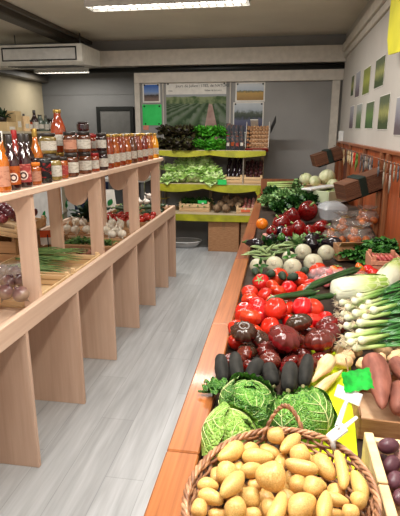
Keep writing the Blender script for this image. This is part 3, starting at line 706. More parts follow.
# ================================================================== BACK SHELF UNIT
M['shelf_w'] = wood('pale_shelf_board', (178, 160, 128), (210, 194, 164), 'X', 40, 7, .55)
bs = thing('produce_shelf', 'three-tier wooden produce shelf with yellow edges against the back wall', 'shelf', (-.95, 6.58, 0))
X = T(.95, -6.58, 0)
for (z, x0, x1, y0) in ((1.32, -1.62, -.19, 6.34), (.89, -1.76, -.21, 6.30), (.50, -1.78, -.27, 6.27)):
    MB().box(x0, x1, y0, 6.86, z, z+.025, .003, X=X).build('shelf_board', M['shelf_w'], bs)
for x in (-1.70, -.96, -.235): MB().box(x-.02, x+.02, 6.80, 6.86, 0, 1.32, .003, X=X).build('upright', M['shelf_w'], bs)
for x in (-1.70, -.30): MB().box(x-.015, x+.015, 6.32, 6.35, 0, .50, .003, X=X).build('front_leg', M['shelf_w'], bs)
def band(x0, x1, y, zt, h, sag, n):
    def fn(u, v):
        k = (u*n) % 1 if u < 1 else 1
        return X @ Vector((x0+(x1-x0)*u, y-.006-.012*math.sin(PI*k)*v, zt-(h+sag*math.sin(PI*k))*v))
    return MB().sheet(fn, 40, 5)
band(-1.63, -.18, 6.335, 1.340, .055, .03, 2).build('yellow_edge', M['yellow_edge'], bs)
band(-1.77, -.20, 6.295, .907, .055, .05, 2).build('yellow_edge', M['yellow_edge'], bs)
band(-1.79, -.26, 6.265, .510, .085, .004, 1).build('yellow_edge', M['yellow_edge'], bs)
# lettuces
def lettuce_mat(name, c1, c2, c3): 
    s = NT(name); f = s.noise(s.map(), 26, 4); d = s.math('MULTIPLY', s.n('ShaderNodeTexGradient', gradient_type='SPHERICAL').outputs[0], 0)
    return s.fin(s.vary(s.ramp(f, [(.3, c1), (.5, c2), (.7, c3)]), .12), .5, .4, sss=0)
M['let_l'] = lettuce_mat('pale_lettuce_leaf', (150, 200, 92), (200, 230, 146), (232, 244, 204))
M['let_g'] = lettuce_mat('bright_lettuce_leaf', (32, 104, 20), (66, 150, 34), (110, 190, 60))
M['let_b'] = lettuce_mat('brown_oakleaf_leaf', (22, 18, 14), (48, 38, 20), (66, 74, 30))
M['spin'] = lettuce_mat('dark_salad_leaf', (28, 66, 24), (54, 104, 40), (92, 140, 64))
def lettuce_mesh(name, R, mats, seed, n=26, ruf=.10, W=.85):
    random.seed(seed); m = MB()
    m.blob(R*.55, R*.55, R*.5, 14, 9, .2, 3, seed, X=T(0, 0, R*.55))
    for k in range(n):
        r_ = k/n; a = k*2.39996; e = 1.35-1.15*r_
        leaf(m, RZ(a) @ T(R*.10*r_, 0, R*.12), R*(1.0+.25*r_), R*W*(.8+.5*r_), e, 1.0-1.5*(1-r_)*.8, .35, ruf, k*1.7, 6, 8, tip=.85)
    return m.mesh(name, mats)
lm = [lettuce_mesh('lettuce', .135, M['let_l'], s) for s in (1, 2, 3)]
rows = [(184, [170, 183, 196, 208, 217]), (175, [168, 180, 192, 203, 214]), (166, [182, 193, 204])]
k = 0
for ri, (py, xs) in enumerate(rows):
    for j, px in enumerate(xs):
        y = 6.40+.13*ri; p = AY(px, py, y); z = .917+(.105 if ri == 1 else .19 if ri == 2 else 0)
        o = link('lettuce', lm[k % 3], None, (p.x, y, z), (random.uniform(-.5, -.1), random.uniform(-.3, .3), random.uniform(0, 6)), random.uniform(.80, 1.0))
        tag(o, 'pale lettuce on the middle tier, %s from the bottles in the %s row' % (ORD[j], ['front', 'second', 'top'][ri]), 'lettuce', 'pale lettuces on the middle tier'); k += 1
bm_ = [lettuce_mesh('oakleaf', .13, M['let_b'], s, 30, .16, .7) for s in (4, 5)]
gm = [lettuce_mesh('green_lettuce', .125, M['let_g'], s, 34, .18, .6) for s in (6, 7)]
def back_crate(label, x0, x1, z, h, y0=6.38, y1=6.78, mats=None):
    return crate('produce_crate', label, 'crate', ((x0+x1)/2, (y0+y1)/2, z), x1-x0, y1-y0, h, mats=mats or M['crate_dk'])
for (px, py, ri) in ((158, 139, 0), (168, 138, 0), (178, 139, 0), (188, 138, 0), (166, 127, 1), (180, 128, 1), (188, 125, 1)):
    y = 6.44 + .12*ri; p = AY(px, py, y)
    o = link('oakleaf_lettuce', bm_[k % 2], None, (p.x, y, 1.350+.17*ri), (random.uniform(.2, .7), random.uniform(-.2, .2), random.uniform(0, 6)), 1.05); k += 1
    tag(o, 'dark brown oak-leaf lettuce on the top tier', 'lettuce', 'dark oak-leaf lettuces on the top tier')
    o['label'] = 'dark brown oak-leaf lettuce, %s in the %s row beside the bright green lettuces' % (ORD[{158: 3, 168: 2, 178: 1, 188: 0, 166: 2, 180: 1}.get(px, 0) if not (px == 188 and ri) else 0], 'upper' if ri else 'front')
for j, (px, py, ri) in enumerate(((199, 140, 0), (209, 140, 0), (219, 140, 0), (200, 129, 1), (210, 127, 1), (219, 130, 1))):
    y = 6.44 + .12*ri; p = AY(px, py, y)
    o = link('green_lettuce', gm[k % 2], None, (p.x, y, 1.350+.17*ri), (random.uniform(.2, .7), random.uniform(-.2, .2), random.uniform(0, 6)), 1.0); k += 1
    tag(o, 'bright green lettuce, %s from the dark lettuces in the %s row of the top tier' % (ORD[j % 3], 'upper' if ri else 'front'), 'lettuce', 'bright green lettuces on the top tier')
# seasoning packets / small bottles next to green lettuces
M['flower_mix'] = nmat('printed_packet', (26, 30, 40), (110, 70, 54), 26, rough=.5, lo=.4, hi=.62, c3=(44, 50, 58), vary=.3)
for j in range(10):
    r_, c = j//5, j % 5; p = AY(228+4.6*c, 146, 6.42+.11*r_)
    t = thing('seed_packet', 'dark printed packet, %s from the green lettuces in the %s row' % (ORD[c], ['front', 'rear'][r_]), 'packet', (p.x, 6.42+.11*r_, 1.346), random.uniform(-.2, .2), 'printed packets on the top tier')
    m = MB(); hgt = .17+.15*r_+random.uniform(-.01, .02); m.sheet(lambda u, v: Vector((.028*(2*v-1), -.012*math.sin(PI*v)*math.sin(PI*min(1, u*1.05)), hgt*u)), 8, 6); m.sheet(lambda u, v: Vector((.028*(2*v-1), .012*math.sin(PI*v)*math.sin(PI*min(1, u*1.05)), hgt*u)), 8, 6)
    m.build('packet_body', M['flower_mix'], t)
    m = MB(); m.sheet(lambda u, v: Vector((.018*(2*v-1), -.0145, hgt*(.3+.25*u))), 2, 2); m.build('paper_label', [M['lab_w'], M['lab_o'], M['lab_r']][j % 3], t)
# open carton of walnuts, tilted
wb = thing('open_carton', 'open white-edged carton tilted forward and full of walnuts', 'carton', (0, 0, 0)); pw = AY(257, 149, 6.45)
wb.location = (pw.x, 6.46, 1.347); wb.rotation_euler = (1.0, 0, 0); wb.scale = (1, 1.45, 1)
MB().box(-.15, .15, -.02, .24, 0, .008, .001).build('base_board', M['card_pink'], wb)
for sx in (-1, 1): MB().box(sx*.15-(.006 if sx > 0 else 0), sx*.15+(.006 if sx < 0 else 0), -.02, .24, .008, .12, .001).build('side_flap', M['paper'], wb)
MB().box(-.15, .15, -.02, -.014, .008, .075, .001).build('front_flap', flat('red_printed_card', (150, 40, 36), .6), wb)
MB().box(-.05, .07, -.0215, -.0202, .02, .06, 0).build('paper_label', M['lab_w'], wb)
MB().box(-.10, .0, .24, .246, .0, .16, .001).build('rear_flap', M['paper'], wb)
MB().box(.155, .162, .17, .24, .05, .30, .001, X=RY(.25)).build('torn_flap', M['black'], wb)
M['walnut'] = nmat('walnut_shell', (138, 96, 62), (182, 140, 100), 40, rough=.7, bump=.6, vary=.15)
wm = MB(); wm.blob(.022, .020, .019, 12, 9, .14, 3, 2); wm = wm.mesh('walnut', M['walnut'])
for j in range(42):
    c, r_ = j % 7, j//7
    p = wb.rotation_euler.to_matrix() @ Vector((-.126+.042*c, .02+.055*r_, .06+.045*math.sin(PI*(r_+.5)/6))) + wb.location
    o = link('walnut', wm, None, p, (random.random()*6, random.random()*6, 0)); tag(o, 'walnut, %s across in the %s row up the tilted carton' % (ORD[c], ORD[r_]), 'walnut', 'walnuts in the tilted carton')
# middle tier right: dark bag and crate of beetroot
M['auberg'] = nmat('dark_purple_skin', (20, 10, 18), (48, 22, 36), 6, rough=.3, coat=.3, vary=.2)
zb = .9165
for lab, x0, x1 in (('white sided crate of dark purple aubergines on the middle tier', -.715, -.475), ('white sided crate of dark beetroot on the middle tier', -.46, -.215)):
    back_crate(lab, x0, x1, zb, .10, mats=M['crate'])
dv = MB().box(-.470, -.464, 6.36, 6.78, zb, zb+.34, .001).build('divider_panel', M['trim']); tag(dv, 'upright pale board between the aubergine crate and the beetroot crate', 'board')
am = long_veg(.15, .034, .12, 3, .7); am.tube([(-.07, -.01, 0), (-.095, -.012, 0)], [.014, .008], 8); am = am.mesh('purple_aubergine', M['auberg'])
for j in range(15):
    c, r_ = j % 3, j//3
    o = link('aubergine', am, None, (-.665+.07*c, 6.44+.05*r_, zb+.10+.045*r_), (0, -1.0, PI/2+random.uniform(-.3, .3))); tag(o, 'dark purple aubergine, %s from the lettuces in the %s row of its crate' % (ORD[c], ORD[r_]), 'aubergine', 'aubergines on the middle tier')
M['beet'] = nmat('beetroot_skin', (44, 18, 22), (84, 36, 36), 10, rough=.55, vary=.25)
bmsh = root_mesh(.032, 5).mesh('beetroot', M['beet'])
its = [mk((-.425+.06*c, 6.42+.06*r_, zb+.08+.042*r_+.012*(c % 2)), [((0, 0, 0), .031)]) for r_ in range(5) for c in range(4)]
relax(its, 60, zb+.01)
for j, it in enumerate(its): tag(link('beetroot', bmsh, None, it['p'], (random.random()*2, random.random()*2, random.random()*6), .95), 'dark beetroot, %s from the divider board in the %s row of its crate' % (ORD[j % 4], ORD[j//4]), 'beetroot', 'beetroots on the middle tier')
tg = thing('price_tag', 'bright green price tag hanging from the middle tier below the lettuces', 'price tag', (0, 0, 0)); p = AY(222, 182, 6.27); tg.location = p
MB().box(-.06, .06, -.002, .002, -.035, .03, .006).build('tag_card', M['green_card'], tg); MB().box(-.015, .015, .002, .02, -.01, .02, .002).build('tag_clip', M['white'], tg)
tg = thing('price_tag', 'yellow-green diamond tag at the end of the middle tier', 'price tag', (0, 0, 0)); p = AY(258, 192, 6.26); tg.location = p
m = MB(); m.add([(-.035, 0, 0), (0, 0, -.06), (.035, 0, 0), (0, 0, .09)], [[0, 1, 2, 3]], 0, False); m.add([(-.035, .003, 0), (0, .003, -.06), (.035, .003, 0), (0, .003, .09)], [[3, 2, 1, 0]], 0, False); m.build('tag_card', M['yellow_edge'], tg); MB().box(-.01, .01, .003, .025, .0, .03, .002).build('tag_clip', M['white'], tg)
# bottom tier
zt = .5265
back_crate('pale crate of dark salad leaves on the bottom tier', -1.33, -.91, zt, .12, mats=M['crate'])
for j in range(8):
    c, r_ = j % 4, j//4
    leafy('salad_plant', 'salad plant in the bottom crate, %s from the flowers in the %s row' % (ORD[c], ['front', 'rear'][r_]), 'salad', (-1.27+.10*c, 6.47+.19*r_, zt+.06), 16, .15, .06, M['spin'], .9, .9, group='salad plants in the bottom crate', stems=False)
tg = thing('price_tag', 'green price tag clipped on the crate of dark salad leaves', 'price tag', (-1.0, 6.375, zt+.115)); MB().box(-.07, .05, -.002, .002, 0, .04, .005).build('tag_card', M['green_card'], tg); MB().box(-.012, .012, -.006, .012, -.01, .012, .002).build('tag_clip', M['white'], tg)
M['celeriac'] = nmat('celeriac_skin', (98, 76, 56), (150, 124, 96), 16, rough=.8, bump=.8, bdist=.01, vary=.12)
clm = [root_mesh(.058, 8+i).mesh('celeriac', M['celeriac']) for i in range(2)]
its = [mk(AY(px, py, y) + Vector((0, 0, 0)), [((0, 0, 0), .06)]) for px, py, y in ((217, 209, 6.36), (226, 210, 6.36), (235, 209, 6.36), (221, 204, 6.46), (231, 203, 6.46), (240, 204, 6.46), (226, 199, 6.56), (236, 199, 6.58))]
relax(its, 80, zt)
for j, it in enumerate(its): tag(link('celeriac', clm[j % 2], None, it['p'], (random.random(), random.random(), random.random()*6)), '%s knobbly brown celeriac counted from the salad crate on the bottom tier' % ORD[j], 'celeriac', 'celeriacs on the bottom tier')
back_crate('low pale crate of pinkish radishes at the end of the bottom tier', -.545, -.285, zt, .09, 6.33, 6.72, mats=M['crate'])
M['radish'] = nmat('pink_radish', (170, 60, 66), (226, 176, 160), 12, rough=.4, vary=.15)
rdm = root_mesh(.024, 3).mesh('radish', M['radish'])
for j in range(20):
    c, r_ = j % 4, j//4; tag(link('radish', rdm, None, (-.505+.058*c, 6.38+.065*r_, zt+.05+.02*r_+.02*(c % 2)), (random.random()*2, 1, random.random()*6)), 'pinkish radish, %s from the celeriac in the %s row of the low crate' % (ORD[c], ORD[r_]), 'radish', 'radishes on the bottom tier')
tg = thing('price_tag', 'orange price card on the front of the radish crate', 'price tag', (-.42, 6.325, zt+.02)); MB().box(-.06, .06, -.002, .002, 0, .035, .003).build('tag_card', flat('orange_tag', (230, 110, 70), .6), tg); MB().box(-.01, .01, -.004, .004, .03, .05, .002).build('tag_clip', M['white'], tg)
fp = leafy('flower_pot', 'small pot of yellow flowers at the start of the bottom tier', 'flowers', (-1.56, 6.42, zt), 14, .10, .04, M['spin'], .9, 1.0)
MB().lathe([(.045, 0), (.065, .08), (.06, .08), (.05, .02)], 16).build('pot', M['white'], fp)
m = MB()
for k in range(9):
    a = k*2.4; c0 = Vector((.05*math.cos(a)*(k/9)**.5*1.6, .05*math.sin(a)*(k/9)**.5*1.6, .15+.01*(k % 3)))
    for q in range(6): leaf(m, T(*c0) @ RZ(q*PI/3), .022, .014, .3, .3, .1, .0, 0, 2, 2)
m.build('blossoms', nmat('yellow_petal', (226, 196, 20), (250, 226, 60), 20), fp)
# under the shelf
def carton(name, label, x0, x1, y0, y1, h, mats, flaps=True):
    t = thing(name, label, 'carton', ((x0+x1)/2, (y0+y1)/2, 0)); a, b = (x1-x0)/2, (y1-y0)/2
    MB().box(-a, a, -b, b, 0, h, .004).build('box_body', mats, t)
    MB().box(-a+.01, a-.01, -.025, .025, h, h+.001, 0).box(-.025, .025, -b-.001, -b, h*.7, h, 0).build('packing_tape', flat('brown_tape', (150, 112, 76), .4), t)
    return t
carton('cardboard_box', 'closed brown cardboard box on the floor under the produce shelf', -.915, -.50, 6.30, 6.70, .43, M['card'])
carton('cardboard_box', 'smaller shaded cardboard box between the brown box and the display ledge', -.485, -.29, 6.42, 6.75, .45, M['card_pink'])
pt = thing('plastic_tray', 'clear plastic tray lying on the floor under the produce shelf', 'tray', (-1.28, 6.52, 0), .1)
m = MB(); m.lathe([(.0001, .004), (.16, .004), (.20, .09), (.215, .09), (.165, 0), (.0001, 0)], 28, fn=lambda p: Vector((p.x*1.1, p.y*.75, p.z))); m.build('tray_shell', film_mat('cloudy_plastic', (190, 190, 188), .55), pt)
m = MB(); m.tube([(.215*1.1*math.cos(a*PI/16), .215*.75*math.sin(a*PI/16), .09) for a in range(33)], .006, 6, cap=False); m.build('rim', M['white'], pt)

# ================================================================== POSTERS ON THE BACK WALL
def field_mat():
    s = NT('field_photograph'); x, y, z = s.sep(s.map((1, 1, 1), src='Generated'))[:3]
    den = s.math('MAXIMUM', s.math('SUBTRACT', .98, z), .05)
    u = s.math('DIVIDE', s.math('SUBTRACT', x, .74), den)
    nz = s.noise(s.map((1, 1, 1), src='Generated'), 9, 4)
    rows = s.math('SINE', s.math('ADD', s.math('MULTIPLY', u, 9), s.math('MULTIPLY', nz, 5)))
    g = s.ramp(s.math('ADD', s.math('MULTIPLY', rows, .22), nz), [(.25, (48, 68, 42)), (.5, (82, 100, 72)), (.75, (108, 118, 102))])
    path = s.math('LESS_THAN', s.math('ABSOLUTE', s.math('SUBTRACT', u, .02)), .20)
    c = s.mix(path, g, s.ramp(nz, [(.3, (148, 116, 106)), (.7, (180, 152, 142))]))
    hz = s.math('GREATER_THAN', s.math('ADD', z, s.math('MULTIPLY', nz, .10)), .90)
    c = s.mix(hz, c, s.ramp(nz, [(.4, (70, 92, 56)), (.6, (128, 138, 100))]))
    sky = s.math('GREATER_THAN', s.math('ADD', z, s.math('MULTIPLY', nz, .04)), .985)
    return s.fin(s.mix(sky, c, lin((150, 154, 156))), .6, .2)
def band_mat(name, stops, wob=.25, sc=6):
    s = NT(name); z = s.sep(s.map(src='Generated'))[2]
    nz = s.noise(s.map(src='Generated'), sc, 5, .6)
    f = s.math('ADD', z, s.math('MULTIPLY', s.math('SUBTRACT', nz, .5), wob))
    return s.fin(s.ramp(f, stops), .5, .35)
def pic_back(label, x0, x1, z0, z1, im, border=.0, pins=True, sheet=None, yoff=0):
    t = thing('picture', label, 'picture', ((x0+x1)/2, YB-.003-yoff, z0)); w = (x1-x0)/2; h = z1-z0
    MB().box(-w, w, -.003, .0, 0, h, .0005).build('sheet', sheet or M['paper'], t)
    if im: MB().box(-w+border, w-border, -.0045, -.003, border, h-border, 0).build('printed_image', im, t)
    if pins:
        for sx in (-1, 1):
            MB().lathe([(.012, 0), (.012, .006), (.006, .01), (.0001, .01)], 10, X=T(sx*(w-.03), -.0045, h-.025) @ RX(PI/2)).build('pin', M['black'], t)
    return t
pt = pic_back('large field poster with a white title strip over crop rows and a path', -1.615, -.765, 1.25, 2.245, None)
MB().box(-.425, .425, -.0045, -.003, 0, .83, 0).build('printed_image', field_mat(), pt)
M['ink'] = flat('dark_ink', (42, 42, 46), .6)
def lettering(txt, size, loc, parent, mat, rot=(PI/2, 0, 0), name='lettering', align='CENTER'):
    cu = bpy.data.curves.new('t', 'FONT'); cu.body = txt; cu.size = size; cu.align_x = align; cu.extrude = .0004
    o = bpy.data.objects.new('t', cu); COL.objects.link(o); bpy.context.view_layer.update()
    me = bpy.data.meshes.new_from_object(o.evaluated_get(bpy.context.evaluated_depsgraph_get())); bpy.data.objects.remove(o); bpy.data.curves.remove(cu)
    me.materials.clear(); me.materials.append(mat)
    return link(name, me, parent, loc, rot)
lettering('Jours de Jullien : 1782, de NATURE', .052, (.09, -.0052, .925), pt, M['ink'])
lettering('Vallee de la Loire', .034, (.24, -.0052, .87), pt, M['ink'])
lettering('Asso', .03, (-.36, -.0052, .87), pt, M['ink'])
pic_back('small photograph of blue sky over dark ground above the green sheet', -1.955, -1.70, 1.975, 2.235, band_mat('blue_sky_photo', [(.12, (120, 100, 92)), (.35, (50, 42, 40)), (.45, (130, 140, 160)), (.55, (110, 140, 190)), (.9, (54, 96, 170))]), .02)
gsh = pic_back('plain green sheet pinned below the blue sky photograph', -1.965, -1.685, 1.665, 1.95, None, sheet=M['green_card'])
for sx in (-1, 1): MB().lathe([(.012, 0), (.012, .006), (.0001, .01)], 10, X=T(sx*.10, -.0045, .02) @ RX(PI/2)).build('pin', M['black'], gsh)
pic_back('photograph of a golden grain field beneath a pale sky', -.64, -.235, 1.975, 2.23, band_mat('grain_field_photo', [(.1, (150, 116, 60)), (.45, (184, 146, 74)), (.55, (96, 100, 70)), (.62, (170, 180, 190)), (.9, (196, 200, 204))], .3), .02)
pic_back('photograph of dark trees and a lavender field below the grain field photograph', -.665, -.245, 1.56, 1.97, band_mat('tree_line_photo', [(.2, (70, 70, 96)), (.42, (84, 86, 110)), (.52, (46, 54, 46)), (.66, (72, 80, 66)), (.74, (156, 164, 172)), (.95, (180, 186, 190))], .35), .015)
pic_back('small pinkish card sticking out below the green sheet', -1.96, -1.88, 1.60, 1.70, None, pins=False, sheet=flat('pink_card', (206, 130, 108), .6), yoff=-.002)

# ================================================================== RIGHT WALL
def wall_pic(label, y0, y1, z0, z1, im):      # hangs on the wall x = XR
    t = thing('picture', label, 'picture', (XR-.002, (y0+y1)/2, z0)); h = z1-z0; w = (y1-y0)/2
    MB().box(-.003, .0, -w, w, 0, h, .0005).build('sheet', M['paper'], t)
    MB().box(-.0045, -.003, -w+.006, w-.006, .006, h-.006, 0).build('printed_image', im, t)
gm_ = [band_mat('garden_photo_%s' % n, st_, .4, 7) for n, st_ in (('a', [(.2, (74, 96, 60)), (.55, (112, 128, 96)), (.8, (146, 150, 146))]), ('b', [(.2, (60, 88, 50)), (.5, (96, 124, 66)), (.85, (88, 102, 74))]), ('c', [(.2, (60, 76, 44)), (.5, (150, 150, 90)), (.8, (86, 96, 70))]), ('d', [(.2, (104, 114, 52)), (.5, (146, 150, 68)), (.85, (120, 126, 62))]), ('e', [(.2, (96, 84, 90)), (.5, (130, 126, 136)), (.85, (150, 150, 156))]))]
def wy(px, py): return AX(px, py, XR-.003)
for (px0, px1, py0, py1, g, lab) in (
    (375.5, 384.5, 58, 87, 2, 'dark green photograph in the top row beside the yellow board'),
    (363.5, 370, 68, 94, 3, 'yellow-green photograph in the middle of the top row'),
    (356, 360, 72, 97, 4, 'greyish photograph third from the yellow board in the top row'),
    (351.5, 354, 76, 96, 2, 'narrow brownish photograph farthest along the top row'),
    (395.5, 409, 96, 136, 4, 'grey photograph lowest under the yellow board'),
    (379, 389, 95, 130, 2, 'photograph with yellow leaves in the bottom row of the right wall'),
    (366, 373.5, 102, 129, 1, 'bright green photograph in the bottom row of the right wall'),
    (356.5, 361.5, 104, 129, 0, 'grey and green photograph in the bottom row of the right wall'),
    (350, 353.5, 106, 129, 4, 'small grey photograph farthest along the bottom row')):
    c = wy((px0+px1)/2, (py0+py1)/2); ya = wy(px1, (py0+py1)/2).y; yb = wy(px0, (py0+py1)/2).y
    zt_ = wy((px0+px1)/2, py0).z; zb_ = wy((px0+px1)/2, py1).z
    wall_pic(lab, ya, yb, zb_, zt_, gm_[g])
ys = thing('sign_board', 'bright yellow board hanging from the top of the right wall', 'sign', (.70, 3.43, 2.06))
p1, p2 = AX(389, 62, .70), AX(406, 30, .70)
m = MB(); zt_ = 2.62
m.prism([(-.3, .52), (.3, .52), (.3, .10), (.16, .0), (-.22, .03), (-.3, .14)], -.006, .006, X=RZ(-PI/2)); m.build('board_panel', M['yellow_sign'], ys)
for y in (-.2, .2): MB().tube([(0, y, .52), (.0, y, .735)], .003, 6).build('hanger_wire', M['black'], ys)
so = thing('socket_box', 'small white socket box above the end of the wooden wall board', 'socket', (XR-.03, 6.45, 1.46))
MB().box(-.03, .028, -.06, .06, 0, .13, .008).build('box_body', M['white'], so); MB().lathe([(.03, 0), (.03, .004), (.0001, .004)], 16, X=T(-.0305, 0, .065) @ RY(-PI/2)).build('socket_face', M['trim'], so)
# wooden board with posts and hanging things
wb_ = thing('wall_board', 'long reddish wooden board of upright slats behind the display on the right wall', 'wall board', (XR-.03, 4.6, .80))
X = T(-XR+.03, -4.6, -.80)
for i in range(9):
    y0 = 2.5+.48*i; y1 = min(y0+.476, 6.78)
    MB().box(XR-.02, XR-.002, y0, y1, .80, 1.44, .003, X=X).build('back_slat', M['board_red'], wb_)
MB().box(XR-.045, XR-.002, 2.5, 6.78, 1.44, 1.465, .004, X=X).build('top_ledge', M['ledge_far'], wb_)
for y in (2.75, 3.55, 3.78, 4.55, 5.5, 6.2, 6.7): MB().box(XR-.05, XR-.02, y-.03, y+.03, .80, 1.44, .004, X=X).build('upright_post', M['counter'], wb_)
MB().tube([(XR-.075, 2.5, 1.40), (XR-.075, 6.78, 1.40)], .004, 8, X=X).build('hanging_bar', M['counter'], wb_)
hc = [(176, 150, 110), (140, 130, 112), (96, 84, 70), (206, 52, 34), (92, 130, 50), (210, 190, 150), (120, 70, 44), (150, 140, 130), (84, 86, 90)]
hm = [flat('ribbon_%d' % i, c, .5) for i, c in enumerate(hc)]
hy = [2.62, 2.87, 2.96, 3.06, 3.16, 3.26, 3.36, 3.46, 3.66, 3.92, 4.0, 4.07, 4.14, 4.22, 4.30, 4.38, 4.46, 4.66, 4.74, 4.80, 4.88, 4.96, 5.04, 5.12, 5.20, 5.30, 5.40, 5.62, 5.72, 5.84, 5.95, 6.06, 6.34, 6.46]
hk = [7, 1, 6, 8, 1, 7, 6, 1, 8, 8, 7, 8, 1, 7, 8, 2, 8, 4, 4, 3, 3, 5, 8, 5, 0, 5, 2, 0, 5, 1, 0, 6, 5, 2]
for i, (y, k) in enumerate(zip(hy, hk)):
    L = .10+.10*random.random(); t = thing('hanging_tool', ['tan', 'grey-brown', 'dark brown', 'red', 'green', 'cream', 'rust-brown', 'pale grey', 'dark grey'][k]+' slim tool on the wall board, %s from the yellow board end' % (ORD[i] if i < 24 else 'number %d' % (i+1)), 'hanging tool', (XR-.078, y, 1.40), random.uniform(-.4, .4), 'slim tools on the hanging bar')
    m = MB(); m.tube([(0, 0, .008), (-.008, 0, 0), (0, 0, -.01)], .0025, 6); m.build('hook', M['metal'], t)
    m = MB(); m.tube([(0, 0, -.008), (0, .004, -.25*L), (0, 0, -.4*L)], [.004, .007, .006], 7); m.tube([(0, 0, -.4*L), (.002, -.003, -.7*L), (0, 0, -L)], [.009, .015, .004], 8, flatz=.5); m.build('handle', hm[k], t)
# ================================================================== RIGHT DISPLAY
def sm(a, b, x):
    t = max(0, min(1, (x-a)/(b-a))); return t*t*(3-2*t)
def bedz(x, y):
    return .765 + .13*sm(3.6, 6.0, y) + .10*sm(.15, .75, x)*sm(2.6, 4.0, y)*(1-sm(4.5, 5.2, y))
dp = thing('display_counter', 'long wooden produce counter with a varnished plank ledge along the right wall', 'counter', (.25, 3.4, 0))
X = T(-.25, -3.4, 0)
cuts = [.35, 1.045, 1.90, 2.98, 4.20, 5.30, 6.22]
for i in range(len(cuts)-1):
    MB().box(-.258, -.172, cuts[i]+.0015, cuts[i+1]-.0015, .755, .80, .004, X=X).build('ledge_plank', M['ledge'] if i < 2 else M['ledge_far'] if i > 2 else M['ledge'], dp)
for i in range(6): MB().box(-.245, -.225, .35+.98*i, .35+.98*(i+1)-.004, .0, .754, .003, X=X).build('front_board', M['counter'], dp)
m = MB(); m.sheet(lambda u, v: X @ Vector((-.172+.897*v, .35+5.87*u, bedz(-.172+.897*v, .35+5.87*u))), 50, 12)
m.build('display_bed', nmat('dark_bed_boards', (40, 30, 22), (66, 48, 34), 8, rough=.8), dp)
MB().box(-.225, .72, .33, .349, 0, .754, .003, X=X).box(-.225, .72, 6.22, 6.24, 0, 1.0, .003, X=X).build('end_board', M['counter'], dp)

# ---------------------------------------------------------------- potato basket
M['wicker'] = nmat('wicker_willow', (140, 94, 64), (196, 148, 110), 30, (1, 1, 1), .45, .4, .15, vary=.0)
M['wicker2'] = nmat('dark_wicker', (110, 72, 50), (160, 114, 82), 30, rough=.5)
BX, BY, BZ, BA, BB, BR = .031, .832, .768, .181, .220, -.38
bk = thing('wicker_basket', 'brown wicker basket with a twisted handle, full of potatoes', 'basket', (BX, BY, BZ), BR)
BH = .118
def ell(a, k=1.0, z=0): return Vector((BA*k*math.cos(a), BB*k*math.sin(a), z))
NST = 34
m = MB()
for s_ in range(NST):
    a = 2*PI*s_/NST; m.tube([ell(a, .80+.2*(z/BH)**.7, z) for z in (.004, .02, .05, .08, BH)], .0032, 6)
m.build('stake', M['wicker2'], bk)['kind'] = 'stuff'
m = MB(); NR = 13
for r_ in range(NR):
    z = .006+(BH-.008)*r_/(NR-1); kk = .80+.2*(z/BH)**.7; pts = []
    for q in range(NST*4+1):
        a = 2*PI*q/(NST*4); off = .0048*math.cos(NST/2*a+PI*(r_ % 2)) ; e = ell(a, kk, z+.0015*math.sin(5*a+r_)); n_ = Vector((math.cos(a)/BA, math.sin(a)/BB, 0)).normalized(); pts.append(e+n_*off)
    m.tube(pts, .0037, 6, cap=False, mat=r_ % 2 if r_ % 3 else 0)
m.build('woven_side', [M['wicker'], M['wicker2']], bk)
m = MB()
for s_ in range(3):
    pts = []
    for q in range(241):
        a = 2*PI*q/240; t_ = 24*a+2*PI*s_/3; n_ = Vector((math.cos(a)/BA, math.sin(a)/BB, 0)).normalized()
        pts.append(ell(a, 1.01, BH+.004)+n_*.0042*math.cos(t_)+Vector((0, 0, .0042*math.sin(t_))))
    m.tube(pts, .0040, 7, cap=False, mat=s_ % 2)
m.build('twisted_rim', [M['wicker'], M['wicker2']], bk)
m = MB()
hA = AZ(262, 438, BZ+BH)-Vector((BX, BY, BZ)); hB = AZ(303, 432, BZ+BH)-Vector((BX, BY, BZ)); hA = RZ(-BR) @ hA; hB = RZ(-BR) @ hB; hA.y += .002; hB.y += .002
for s_ in range(2):
    pts = []
    for q in range(61):
        u = q/60; t_ = 12*u*PI+PI*s_; c = hA.lerp(hB, u)+RZ(-BR) @ Vector((0, .03*math.sin(PI*u), .066*math.sin(PI*u)**.75-.006))
        pts.append(c+Vector((0, .0036*math.cos(t_), .0036*math.sin(t_))))
    m.tube(pts, .0036, 7, mat=s_)
m.build('handle', [M['wicker'], M['wicker2']], bk)
MB().lathe([(.0001, .0), (.79, 0), (.80, .005), (.0001, .005)], 40, fn=lambda p: Vector((p.x*BA, p.y*BB, p.z))).build('base', M['wicker2'], bk)

# potatoes
def potato_mat():
    s = NT('potato_skin'); f = s.noise(s.map(), 9, 3); g = s.noise(s.map(), 90, 2, .5)
    c = s.ramp(f, [(.3, (196, 148, 76)), (.55, (220, 178, 104)), (.75, (232, 198, 132))])
    c = s.mix(s.math('MULTIPLY', s.math('GREATER_THAN', g, .70), .45), c, lin((150, 104, 60)))
    c = s.vary(c, .07, .006)
    s.bump(g, .12, .003)
    return s.fin(c, .38, .4, .12, sss=.08)
M['potato'] = potato_mat()
def potato_mesh(asp, seed, bend=.0):      # half length 1 * asp, half width 1 (scaled later by the width)
    m = MB()
    def fn(q, p):
        u = q.x/asp; prof = 1+.10*math.sin(2.6*u+seed)
        return Vector((q.x, q.y*prof+bend*asp*(1-u*u), q.z*prof))
    m.blob(asp, 1, .95, 24, 16, .05, 1.1, seed, X=Matrix.Identity(4), fn=fn); return m.mesh('potato', M['potato'])
PM = {}
